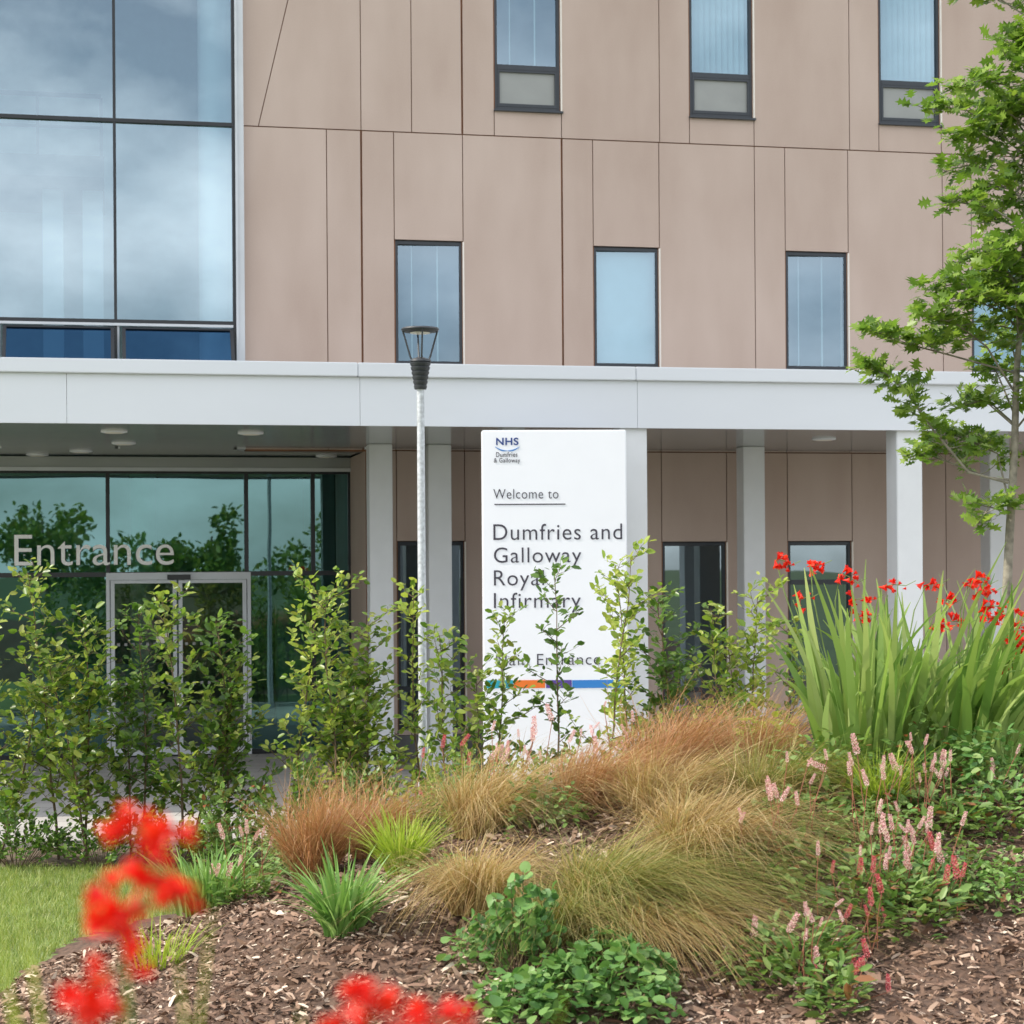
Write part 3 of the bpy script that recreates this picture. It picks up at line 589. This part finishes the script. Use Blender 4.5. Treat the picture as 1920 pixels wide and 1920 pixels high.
# ------------------------------------------------------------------ tree on the right
def bigtree():
    Yt = 15.0; base = W(1884, 1400, Yt); base.z = max(0, float(H(base.x, base.y)))
    t = thing('young_oak_tree', 'young tree with a slender grey trunk and pointed lobed green leaves at the right edge', 'tree', base)
    R0 = lambda px, py, dy=0: W(px, py, Yt+dy)-base
    tr = [Vector((0, 0, -.05)), R0(1886, 1150), R0(1893, 1000), R0(1902, 850), R0(1906, 700), R0(1914, 600), R0(1924, 400), R0(1933, 150), R0(1940, -150), R0(1945, -420)]
    b = MB(); b.tube(tr, .047, .008, 12, .75); b.build('trunk', 'bark', t, smooth=True)
    BR = [[(1890, 905), (1815, 885), (1745, 800), (1700, 735), (1660, 700), (1612, 690)], [(1895, 900), (1850, 895), (1775, 865), (1735, 850), (1700, 860)],
          [(1905, 740), (1850, 650), (1790, 605), (1730, 590)], [(1911, 620), (1860, 560), (1800, 530), (1735, 545)], [(1922, 430), (1860, 390), (1800, 380), (1775, 380)],
          [(1930, 300), (1880, 255), (1810, 205), (1735, 205)], [(1934, 200), (1890, 160), (1840, 150), (1790, 165)], [(1936, 110), (1905, 80), (1880, 110)], [(1888, 960), (1855, 950), (1832, 985)],
          [(1903, 800), (1845, 750), (1790, 765)], [(1926, 360), (1870, 320), (1810, 310), (1765, 325)], [(1918, 540), (1880, 500), (1820, 480), (1790, 500)], [(1913, 620), (1870, 610), (1800, 640), (1760, 625)],
          [(1903, 780), (1870, 700), (1850, 680)], [(1920, 480), (1890, 460), (1880, 470)], [(1905, 700), (1760, 660), (1680, 640), (1640, 620)], [(1889, 930), (1870, 850), (1800, 820), (1740, 800)],
          [(1924, 330), (1895, 290), (1840, 250), (1790, 260)], [(1926, 240), (1890, 210), (1850, 215)], [(1916, 580), (1880, 540), (1850, 530)], [(1922, 440), (1880, 410), (1830, 420)],
          [(1915, 600), (1870, 580), (1820, 560), (1770, 575)], [(1918, 560), (1890, 510), (1840, 505)], [(1925, 380), (1890, 350), (1850, 350)], [(1930, 260), (1900, 220), (1870, 240)]]
    for p in list(BR):
        BR.append([(3830-x+random.uniform(-10, 10)*(i > 0), y-random.uniform(0, 50)*(i > 0)) for i, (x, y) in enumerate(p)])
    for y in (-20, -100, -180, -260, -330):
        for sg in (-1, 1): BR.append([(1938, y+60), (1938+sg*60, y+20), (1938+sg*130*(1+(y+330)/700), y)])
    br = []; lm = MB()
    for i, p in enumerate(BR):
        dy = random.uniform(-.5, .5); n = len(p); q = [R0(x, y, dy*(j/(n-1))) for j, (x, y) in enumerate(p)]
        lm.tube(q, .012 if n > 4 else .009, .003, 6)
        L_ = sum((q[j+1]-q[j]).length for j in range(n-1)); tw = branchy(q, max(9, int(L_*19)), .28, .25, .28)
        br += tw; br.append(q[-2:])
        for b_ in tw: lm.tube(b_, .004, .0015, 4)
    for k in range(16):
        f = random.uniform(3.2, 8.6); kk = int(f); p = tr[kk].lerp(tr[kk+1], f-kk); a = random.choice((-1, 1))*PI/2+random.uniform(-.6, .6); l = .85*(1-f/14)
        q = [p, p+Vector((math.cos(a)*l*.5, math.sin(a)*l*.5, .2)), p+Vector((math.cos(a)*l, math.sin(a)*l, .3))]; lm.tube(q, .01, .003, 5); tw = branchy(q, 9, .28, .3, .3); br += tw
        for b_ in tw: lm.tube(b_, .004, .0015, 4)
    lm.build('limb', 'bark', t, smooth=True)
    V, Fa = leaves_on(br, 50, .118, OAK*np.array([1, 1.15, 1]), OAKT, .7, .15, .025); npmesh('crown', V, Fa, 'oak', t)
bigtree()
# ------------------------------------------------------------------ grasses and perennials on the mound
def tuft(name, pos, n, ln, wd, m, label, cat='ornamental grass', r=.08, lean=(.1, .9), droop=(.1, .5), wind=(0, 0), seg=6, group=None, part='blades', twist=.7, face=None, wild=0, locks=0):
    t = thing(name, label, cat, pos, 0, group)
    a = rng.uniform(0, 2*PI, n); lk = None; le = rng.uniform(*lean, n); dr = rng.uniform(*droop, n)
    if locks:
        lk = rng.integers(0, locks, n); a = rng.uniform(0, 2*PI, locks)[lk]+rng.normal(0, .22, n)
        le = np.clip(rng.uniform(*lean, locks)[lk]+rng.normal(0, .12, n), .02, 1.2); dr = np.clip(rng.uniform(*droop, locks)[lk]+rng.normal(0, .08, n), .02, 1.1)
    rr = r*np.sqrt(rng.random(n)); P = np.stack([np.cos(a)*rr, np.sin(a)*rr, np.full(n, -.02)], 1)
    az = a+rng.normal(0, .5 if not locks else .15, n); V, Fa = blades(P, az, rng.uniform(ln*.45, ln*1.15, n), rng.uniform(wd*.6, wd*1.2, n), le, dr, seg, wind, twist, face, wild, lk)
    npmesh(part, V, Fa, m, t, True); return t
TU = [
 ((585, 11.8), 2000, .78, 'sedger', 'leftmost russet grass tuft at the left end of the mound', (.06, 0), .12, (.1, .8), (.1, .55)),
 ((690, 12.2), 1200, .66, 'sedger', 'small russet grass tuft directly right of the leftmost tuft', (.2, 0), .1, (.1, .9), (.1, .55)),
 ((890, 10.4), 1800, .74, 'sedge', 'tan grass tuft above the round leaved ground cover', (.12, -.15), .14, (.2, 1.0), (.4, .95)),
 ((900, 11.7), 2000, .84, 'sedge', 'arching tan grass tuft in the middle of the mound', (.4, -.1), .15, (.15, 1.0), (.3, .85)),
 ((1090, 12.0), 1800, .74, 'sedger', 'russet grass tuft leaning right, below the coloured band of the sign', (.4, -.1), .15, (.2, 1.0), (.3, .8)),
 ((1250, 12.6), 2200, .92, 'sedger', 'tall russet grass tuft on the mound crest in front of the sign edge', (.35, 0), .16, (.1, .9), (.2, .7)),
 ((1390, 12.7), 1700, .84, 'sedger', 'fine russet grass tuft on the crest left of the sword leaved clump', (.25, 0), .15, (.1, .9), (.2, .7)),
 ((1130, 10.2), 2400, .95, 'sedgeg', 'big olive and tan grass tuft sweeping right on the front slope', (.55, -.15), .17, (.25, 1.1), (.45, 1.0)),
 ((1310, 10.6), 2200, .88, 'sedge', 'tan grass tuft blown right, left of the pink flower spikes', (.5, -.1), .16, (.25, 1.1), (.4, .95)),
 ((1440, 11.4), 1500, .72, 'sedgeg', 'rightmost olive grass tuft beside the sword leaved clump', (.35, 0), .14, (.2, 1.0), (.3, .8)),
 ((1040, 9.9), 1500, .66, 'sedgeg', 'olive grass tuft just behind the round leaved ground cover', (.25, -.2), .14, (.3, 1.1), (.5, 1.0)),
 ((1240, 11.5), 1800, .82, 'sedge', 'tan grass tuft in the middle of the grass mass', (.45, -.1), .15, (.2, 1.1), (.35, .9)),
 ((1215, 9.8), 1300, .68, 'sedge', 'lowest tan grass tuft trailing toward the mulch', (.4, -.2), .13, (.3, 1.1), (.55, 1.0))]
for (px, Y), n, ln, m, lab, wi, r, le, dr_ in TU: tuft('grass_tuft', on(px, Y), n, ln, .0045, m, lab, wind=wi, r=r, lean=le, droop=dr_, seg=8, wild=.06, locks=n//28)
tuft('grass_tuft', on(752, 11.2), 520, .46, .009, 'lime', 'bright lime green grass tuft among the russet tufts', r=.08, lean=(.1, .8), droop=(.05, .4), wild=.03)
tuft('grass_tuft', on(1650, 11.1), 600, .46, .008, 'lime', 'lime green grass tuft below the sword leaved clump', r=.09, lean=(.1, .9), droop=(.1, .5), wild=.03)
tuft('bladed_plant', on(640, 10.3), 210, .54, .024, 'blade', 'fresh green plant with broad arching blades alone on the mulch', 'plant', r=.09, lean=(.15, .95), droop=(.05, .5))
tuft('bladed_plant', on(385, 11.8), 220, .46, .022, 'blade', 'light green bladed plant at the left foot of the mound beside the lawn', 'plant', r=.18, lean=(.1, .8), droop=(.05, .4))
tuft('bladed_plant', on(300, 10.9), 90, .34, .012, 'lime', 'sparse yellowish plant on the lawn edge behind the blurred red flowers', 'plant', r=.14, lean=(.1, .9), droop=(.05, .4))
# sword-leaved clumps with scarlet flowers
ft = []; ff = []
for k in range(6):
    a = 2*PI*k/6; c, s_ = math.cos(a), math.sin(a); b0 = len(ft)
    for (x, w, z) in ((.0, .04, 0), (.25, .12, .55), (.6, .19, .95), (1.0, .03, 1.05)):
        ft += [(z, c*x*.55-s_*w, s_*x*.55+c*w), (z, c*x*.55+s_*w, s_*x*.55-c*w)]
    ff += [(b0+2*i, b0+2*i+1, b0+2*i+3, b0+2*i+2) for i in range(3)]
FLO = np.array(ft); FLOF = np.array(ff)
def flowerstem(t, base, tip, dirx, nfl, size, up=.0, spray=.12, stem='gstem'):
    base = Vector(base); tip = Vector(tip); md = base.lerp(tip, .55)+Vector((-.06*dirx, 0, .08)); end = tip+Vector((spray*dirx, random.uniform(-.06, .06), up))
    q = [base, base.lerp(md, .5), md, md.lerp(tip, .6)+Vector((-.02*dirx, 0, .03)), tip, tip.lerp(end, .5)+Vector((0, 0, .01)), end, end+Vector((.06*dirx, 0, .03))]; b = MB(); b.tube(q, .0055, .002, 5); b.build('flower_stem', stem, t)
    P = []; D = []
    for i in range(nfl):
        f = i/nfl; p = tip.lerp(end, f)+Vector((random.gauss(0, .012), random.gauss(0, .015), random.gauss(0, .02))); P.append(tuple(p)); D.append((random.gauss(.5*dirx, .6), random.gauss(-.3, .6), random.gauss(.1, .7)))
    n = len(P); V, Fa = inst(FLO, FLOF, np.array(P), np.array(D), rng.normal(0, 1, (n, 3)), size*np.linspace(1.15, .55, n)); npmesh('flower', V, Fa, 'red', t)
def sword(px, Y, n, ln, lab, flowers, wind=(.1, 0), lean=(.05, .5)):
    p = on(px, Y); t = tuft('sword_leaved_plant', p, n, ln, .06, 'sword', lab, 'flowering plant', r=.24, lean=lean, droop=(.0, .5), wind=wind, seg=9, part='leaves', twist=.6, face=-PI/2, wild=.025)
    for (fx, fy, d) in flowers:
        tip = W(fx, fy, Y+random.uniform(-.2, .2))-p; flowerstem(t, (random.uniform(-.1, .1), random.uniform(-.1, .1), 0), tip, d, random.choice((7, 9, 12)), .044, up=random.uniform(-.06, .05), spray=random.uniform(.05, .16))
    return t
sword(1618, 11.7, 120, 1.25, 'leftmost sword leaved clump with red flowers, next to the tan grasses', [(1455, 1048, 1), (1520, 1065, 1), (1575, 1075, 1), (1487, 1125, 1), (1600, 1125, 1)], (.0, 0), (.02, .42))
sword(1715, 11.9, 145, 1.3, 'middle sword leaved clump with red flowers before the white column', [(1650, 1100, 1), (1610, 1150, 1), (1735, 1100, 1), (1765, 1125, 1), (1745, 1170, 1)], (.12, 0), (.05, .6))
sword(1820, 11.8, 145, 1.2, 'sword leaved clump with red flowers below the tree trunk', [(1825, 1085, 1), (1830, 1115, 1), (1780, 1165, 1), (1845, 1165, 1), (1840, 1140, 1), (1815, 1100, 1)], (.2, 0), (.05, .6))
sword(1925, 12.1, 120, 1.15, 'rightmost sword leaved clump at the picture edge', [(1895, 1190, 1), (1905, 1215, 1), (1870, 1250, 1), (1880, 1170, 1), (1890, 1150, 1)], (.1, 0), (.05, .6))
# pink spiked perennials
def spike_mesh(fm):
    me_ = []
    for s_ in range(3):
        sp = []; sf = []; ln = .065+.012*s_; n = 80
        for i in range(n):
            z = i/n; a = i*2.4; r = .13*(1-.5*z)*(1 if z > .08 else .6); c, s2 = math.cos(a), math.sin(a); b0 = len(sp); e_ = .055; zz = z+random.uniform(-.02, .02); rr = random.uniform(.02, .07)
            sp += [(c*r, s2*r, zz), (c*(r+rr)-s2*e_, s2*(r+rr)+c*e_, zz+.05), (c*(r+rr), s2*(r+rr), zz+.09), (c*(r+rr)+s2*e_, s2*(r+rr)-c*e_, zz+.05)]; sf.append((b0, b0+1, b0+2, b0+3))
        me = bpy.data.meshes.new('flower_spike'); me.from_pydata([(x*ln, y*ln, z*ln) for x, y, z in sp], [], sf); me.materials.append(M[fm]); me_.append(me)
    return me_
SPM = {'pink': spike_mesh('pink'), 'darkpink': spike_mesh('darkpink')}
def spiked(pos, r, nleaf, spikes, lab, fm='pink', h=(.18, .36), lsz=.085):
    t = thing('pink_spiked_plant', lab, 'flowering plant', pos, 0)
    a = rng.uniform(0, 2*PI, nleaf); rr = r*rng.random(nleaf)**.6; X = np.cos(a)*rr; Y = np.sin(a)*rr
    Z = H(X+pos[0], Y+pos[1])-pos[2]+rng.uniform(.01, .18, nleaf)
    P = np.stack([X, Y, Z], 1); D = np.stack([np.cos(a)+rng.normal(0, .6, nleaf), np.sin(a)+rng.normal(0, .6, nleaf), rng.uniform(-.1, .9, nleaf)], 1)
    V, Fa = inst(LEAF*np.array([1, .75, 1]), LEAFF, P, D, np.tile([0, 0, 1.], (nleaf, 1))+rng.normal(0, .35, (nleaf, 3)), rng.uniform(lsz*.4, lsz*1.2, nleaf)); npmesh('foliage', V, Fa, 'mat', t)
    gc = [(random.gauss(0, r*.5), random.gauss(0, r*.5)) for _ in range(3)]
    for i in range(spikes):
        c_ = random.choice(gc); x, y = c_[0]+random.gauss(0, r*.22), c_[1]+random.gauss(0, r*.22); z0 = float(H(x+pos[0], y+pos[1]))-pos[2]
        hh = random.uniform(*h); tx, ty = x+random.uniform(-.1, .14), y+random.uniform(-.05, .05); st = MB(); st.tube([(x, y, z0), ((x+tx)/2-.01, (y+ty)/2, z0+hh*.55), (tx, ty, z0+hh)], .0028, .0022, 4); st.build('flower_stem', 'rstem', t)
        o = bpy.data.objects.new('flower_spike', random.choice(SPM[fm])); link(o, t); o.location = (tx, ty, z0+hh); o.rotation_euler = (random.gauss(0, .3), random.gauss(.15, .3), random.uniform(0, 6)); s_ = random.uniform(.65, 1.4); o.scale = (s_, s_, s_)
for px, Y, r, nl, ns, lab, fm, h in (
  (455, 11.7, .24, 160, 12, 'pink spiked plant at the left foot of the mound beside the lawn', 'pink', (.15, .42)),
  (850, 12.7, .3, 240, 9, 'pink spiked plant with rose flowers on the crest right of the lamp post', 'darkpink', (.3, .6)),
  (1010, 12.4, .3, 240, 14, 'pink spiked plant on the crest in front of the left half of the sign', 'pink', (.35, .62)),
  (1120, 12.5, .28, 240, 14, 'pink spiked plant on the crest in front of the right half of the sign', 'pink', (.35, .65)),
  (1545, 10.8, .32, 320, 13, 'pink spiked plant below the leftmost sword leaved clump', 'pink', (.25, .55)),
  (1745, 10.8, .34, 320, 13, 'pink spiked plant right of the lime green tuft', 'pink', (.2, .5)),
  (1600, 10.0, .4, 460, 24, 'largest pink spiked plant with many spikes on the lower right slope', 'pink', (.18, .4)),
  (1500, 9.3, .28, 400, 10, 'pink spiked plant in the mulch right of the round leaved ground cover', 'pink', (.1, .36)),
  (1700, 9.7, .28, 300, 13, 'pink spiked plant with rose red stems on the right slope', 'darkpink', (.15, .34)),
  (1860, 10.8, .38, 340, 6, 'mostly leafy plant with few pink spikes at the right edge of the slope', 'pink', (.15, .3)),
  (1440, 10.3, .25, 200, 6, 'pink spiked plant at the right tips of the blown tan grass', 'pink', (.25, .45)),
  (1560, 8.9, .16, 160, 6, 'small pink spiked plant lowest on the right slope', 'darkpink', (.05, .22))):
    spiked(on(px, Y), r, nl, ns, lab, fm, h)
def mound(pos, r, h, n, m, lab, sz, T=LEAF, TF=LEAFF, name='leafy_perennial', cat='plant'):
    t = thing(name, lab, cat, pos); a = rng.uniform(0, 2*PI, n); rr = np.sqrt(rng.random(n)); lob = 1+.22*np.sin(3*a+pos[0]*9)+.15*np.sin(5*a)
    X = np.cos(a)*rr*r*lob; Y = np.sin(a)*rr*r*lob; Z = H(X+pos[0], Y+pos[1])-pos[2]+h*np.sqrt(np.maximum(0, 1-rr**2))*rng.uniform(.3, 1.1, n)+.015
    P = np.stack([X, Y, Z], 1); D = np.stack([np.cos(a)*.7+rng.normal(0, .5, n), np.sin(a)*.7+rng.normal(0, .5, n), rng.normal(.1, .3, n)], 1)
    U = np.stack([np.cos(a)*rr*.6, np.sin(a)*rr*.6, np.ones(n)], 1)+rng.normal(0, .35, (n, 3)); V, Fa = inst(T, TF, P, D, U, rng.uniform(sz*.45, sz*1.3, n)); npmesh('foliage', V, Fa, m, t)
    st = MB()
    for i in range(0, n, 6): st.tube([(X[i]*.4, Y[i]*.4, Z[i]-.15), (X[i], Y[i], Z[i])], .002, .0015, 3)
    st.build('stem', 'gstem', t); return t
for px, Y, r, h, n, m, lab, sz, rd in (
 (1130, 9.15, .36, .22, 620, 'round', 'round leaved green ground cover on the mulch at the bottom centre', .06, 1),
 (975, 9.0, .22, .16, 240, 'round', 'smaller round leaved patch left of the big round leaved ground cover', .055, 1),
 (900, 9.7, .16, .2, 120, 'round', 'small round leaved plant under the lowest left tan grass', .05, 1),
 (1800, 10.1, .38, .16, 440, 'mat', 'green leafy mat at the right of the slope under the pink spikes', .055, 0),
 (1890, 11.2, .44, .36, 600, 'round', 'leafy green clump under the rightmost sword leaves', .06, 0),
 (1560, 11.4, .38, .34, 480, 'mat', 'dark leafy clump at the foot of the leftmost sword leaves', .06, 0),
 (1740, 11.3, .4, .34, 480, 'mat', 'dark leafy clump at the foot of the middle sword leaves', .06, 0),
 (470, 12.4, .4, .34, 460, 'blade', 'fine leafy green plant between the lawn and the leftmost russet tuft', .045, 0),
 (790, 12.6, .3, .35, 360, 'beech', 'low leafy plant on the crest under the lamp post', .05, 0),
 (900, 12.7, .34, .5, 460, 'round', 'bright green leafy plant on the crest between the lamp post and the sign', .05, 0),
 (1040, 12.9, .35, .55, 440, 'mat', 'green leafy plant on the crest before the sign foot', .06, 0),
 (1180, 13.0, .3, .6, 380, 'blade', 'blue green fine leaved plant on the crest before the right edge of the sign', .05, 0),
 (1440, 12.8, .25, .5, 220, 'lime', 'yellowing leafy plant on the crest at the left of the sword leaves', .09, 0),
 (1020, 11.5, .26, .3, 260, 'mat', 'dark leafy plant filling the gap between the middle tan tufts', .055, 0),
 (1490, 10.9, .28, .24, 300, 'mat', 'dark green filler plant right of the tan grass mass', .055, 0),
 (1640, 10.5, .34, .24, 360, 'blade', 'green filler plant between the lime tuft and the big pink spiked plant', .045, 0),
 (1400, 9.5, .2, .12, 160, 'mat', 'small leafy mat at the front right foot of the tan grasses', .05, 0),
 (1720, 10.1, .3, .2, 320, 'round', 'fresh green leafy patch left of the right hand mat', .045, 0),
 (1880, 9.9, .22, .14, 200, 'blade', 'small pale green patch at the right edge above the mulch', .045, 0),
 (820, 11.0, .25, .12, 160, 'blade', 'low thin leaved plant on the mulch right of the lime tuft', .04, 0)):
    mound(on(px, Y), r, h, n, m, lab, sz, RND if rd else LEAF, RNDF if rd else LEAFF)
lowshrub(on(975, 9.5), .24, .55, 22, 'round', 'loose round leaved shoots standing up through the tan grass', .055, 'leafy_perennial', 'plant', RND, RNDF)
# foreground scarlet sprays close to the camera
def near_spray(Y, pts, lab, basepx, leaves=()):
    p = W(basepx, 2300, Y); p.z = float(H(p.x, Y)); t = thing('scarlet_flower_spray', lab, 'flowering plant', p)
    path = [Vector((0, 0, 0)), (W(pts[-1][0], pts[-1][1], Y)-p)*.5+Vector((.03, 0, .05))]+[W(x, y, Y)-p for x, y in pts[::-1]]
    b = MB(); b.tube(path, .0022, .001, 5); b.build('flower_stem', 'gstem', t); P = []; D = []
    for x, y in pts:
        for j in range(6): q = W(x+random.uniform(-24, 24), y+random.uniform(-22, 22), Y)-p; P.append(tuple(q+Vector((0, random.uniform(-.01, .01), 0)))); D.append((random.gauss(0, .8), random.gauss(-.2, .5), random.gauss(.1, .7)))
    n = len(P); V, Fa = inst(FLO, FLOF, np.array(P), np.array(D), rng.normal(0, 1, (n, 3)), rng.uniform(.012, .022, n)); npmesh('flower', V, Fa, 'red', t)
    for (tx, ty, w) in leaves:
        e_ = W(tx, ty, Y)-p; q = [Vector((random.uniform(-.03, .03), random.uniform(-.05, .05), 0))]; md = e_*.6+Vector((-.04 if tx > basepx else .04, 0, .1)); vs = []; fs = []
        for i in range(11):
            u = i/10; c_ = (1-u)**2*q[0]+2*u*(1-u)*md+u*u*e_; ww = w*(1-.9*u**3)*.5; vs += [c_-Vector((ww, 0, ww*.5)), c_+Vector((ww, 0, ww*.5))]
            if i: fs.append((2*i-2, 2*i-1, 2*i+1, 2*i))
        b = MB(); b.add(vs, fs); b.build('leaf', 'lime', t)
near_spray(1.35, [(255, 1550), (285, 1585), (300, 1640), (325, 1690), (212, 1705), (228, 1740)], 'blurred scarlet flower spray nearest the camera at lower left, upper part', 330, ((20, 1640, .008), (400, 1690, .007), (330, 1760, .008)))
near_spray(1.3, [(222, 1815), (160, 1855), (178, 1900)], 'blurred scarlet flower spray in the bottom left corner', 90, ((-5, 1700, .01), (60, 1790, .01), (240, 1830, .008), (30, 1880, .014)))
near_spray(1.3, [(645, 1895), (695, 1902)], 'blurred scarlet flower spray at the bottom edge left of centre', 640, ((560, 1890, .006),))
near_spray(1.3, [(810, 1918), (850, 1922)], 'blurred scarlet flower spray at the bottom edge near the centre', 820, ((1060, 1850, .007), (920, 1880, .006)))
# ------------------------------------------------------------------ lawn blades and mulch chips
n = 95000; X = rng.uniform(-6, .2, n); Y = rng.uniform(10.2, 16.85, n); k = (H(X, Y) < .0) & (np.abs(X/Y+.155) < .15); X, Y = X[k], Y[k]; n = len(X)
V, Fa = blades(np.stack([X, Y, np.zeros(n)], 1), rng.uniform(0, 2*PI, n), rng.uniform(.03, .085, n), np.full(n, .005), rng.uniform(.1, .9, n), rng.uniform(0, .2, n), 2)
o = npmesh('grass', V, Fa, 'lawnblade'); tag(o, 'short mown green grass of the lawn left of the mound', 'grass', kind='stuff')
CH_ = np.array([(-.5, -.16, 0), (-.2, -.22, .06), (.5, -.1, 0), (.42, .14, .04), (-.1, .2, .08), (-.48, .12, 0)]); CHF = np.array([(0, 1, 4, 5), (1, 2, 3, 4)])
n = 75000; X = rng.uniform(-3.3, 4.2, n); Y = rng.uniform(7.6, 12.6, n); k = (H(X, Y) > -.0) & (np.abs(X/Y) < .3); X, Y = X[k], Y[k]; n = len(X)
Z = H(X, Y)+rng.uniform(.0, .025, n); a = rng.uniform(0, 2*PI, n); D = np.stack([np.cos(a), np.sin(a), rng.normal(0, .4, n)], 1)
sz = rng.gamma(1.7, .017, n)+.006
V, Fa = inst(CH_*np.array([1, .7, 1]), CHF, np.stack([X, Y, Z], 1), D, np.tile([-.2, 0, 1.], (n, 1))+rng.normal(0, .5, (n, 3)), np.minimum(sz, .11))
o = npmesh('bark_mulch', V, Fa, 'chip'); tag(o, 'brown bark chip mulch covering the front slope of the mound', 'mulch', kind='stuff')
# ------------------------------------------------------------------ trees behind the camera, mirrored in the glass
def backtree(x, y, h, lab):
    t = thing('broadleaf_tree', lab, 'tree', (x, y, 0), 0, 'trees behind the viewpoint'); b = MB(); b.tube([(0, 0, 0), (.1, 0, h*.4), (0, .1, h*.8)], .14, .05, 8)
    n = 2200; c = rng.normal(0, 1, (16, 3))*np.array([h*.24, h*.24, h*.17])+np.array([0, 0, h*.55]); i = rng.integers(0, 16, n); P = c[i]+nrm(rng.normal(0, 1, (n, 3)))*h*.15*rng.random((n, 1))**.4
    for q in c: b.tube([(0, 0, h*.3), tuple(q)], .05, .015, 5)
    b.build('trunk', 'bark', t)
    V, Fa = inst(LEAF, LEAFF, P, rng.normal(0, 1, (n, 3)), rng.normal(0, 1, (n, 3))+[0, 0, 1], rng.uniform(.2, .4, n)); npmesh('crown', V, Fa, 'beech', t)
for i, (x, y, h) in enumerate(((-24, -23, 6.0), (-19, -24, 5.2), (-6.5, -26, 4.6), (3, -27, 6.0), (9, -23, 5.0), (17, -26, 6))):
    backtree(x, y, h, 'broadleaf tree across the lawn behind the viewpoint, seen only mirrored in the glass')
# ------------------------------------------------------------------ world, sun, camera
sd = Vector((-1, -.19, .95)).normalized(); el = math.asin(sd.z); az = math.atan2(sd.x, sd.y)
w = bpy.data.worlds.new('World'); S.world = w; w.use_nodes = True; N = w.node_tree.nodes; Kk = w.node_tree.links
bg = N['Background']; sk = N.new('ShaderNodeTexSky'); sk.sky_type = 'NISHITA'; sk.sun_disc = False; sk.sun_elevation = el; sk.sun_rotation = az
tc = N.new('ShaderNodeTexCoord'); mp = N.new('ShaderNodeMapping'); mp.inputs['Scale'].default_value = (2.2, 2.2, 4.2); mp.inputs['Location'].default_value = (3.1, .4, .2)
nz = N.new('ShaderNodeTexNoise'); nz.inputs['Scale'].default_value = 1.7; nz.inputs['Detail'].default_value = 8; nz.inputs['Roughness'].default_value = .55
rp = N.new('ShaderNodeValToRGB'); rp.color_ramp.elements[0].position = .4; rp.color_ramp.elements[1].position = .6; rp.color_ramp.elements[0].color = (.22, .22, .22, 1)
mx = N.new('ShaderNodeMix'); mx.data_type = 'RGBA'; mx.inputs[7].default_value = (15.0, 15.2, 15.6, 1)
Kk.new(tc.outputs['Generated'], mp.inputs[0]); Kk.new(mp.outputs[0], nz.inputs['Vector']); Kk.new(nz.outputs['Fac'], rp.inputs[0]); Kk.new(rp.outputs[0], mx.inputs[0]); Kk.new(sk.outputs[0], mx.inputs[6]); Kk.new(mx.outputs[2], bg.inputs[0])
bg.inputs[1].default_value = .15
ld = bpy.data.lights.new('sun', 'SUN'); ld.energy = 5.0; ld.angle = math.radians(.6); ld.color = (1, .92, .8); lo = bpy.data.objects.new('sun', ld); link(lo); lo.rotation_euler = sd.to_track_quat('Z', 'Y').to_euler(); lo.location = (-20, 0, 25)
cd = bpy.data.cameras.new('camera'); cam = bpy.data.objects.new('camera', cd); link(cam); cam.location = (0, 0, CH); cam.rotation_euler = (PI/2, ROLL, 0)
cd.sensor_width = 36; cd.lens = F/1920*36; cd.shift_y = (PY-960)/1920; cd.clip_start = .05; cd.clip_end = 2000
cd.dof.use_dof = True; cd.dof.focus_distance = 14.5; cd.dof.aperture_fstop = 5.2
S.camera = cam; S.view_settings.view_transform = 'Standard'; S.view_settings.look = 'None'; S.view_settings.exposure = 0
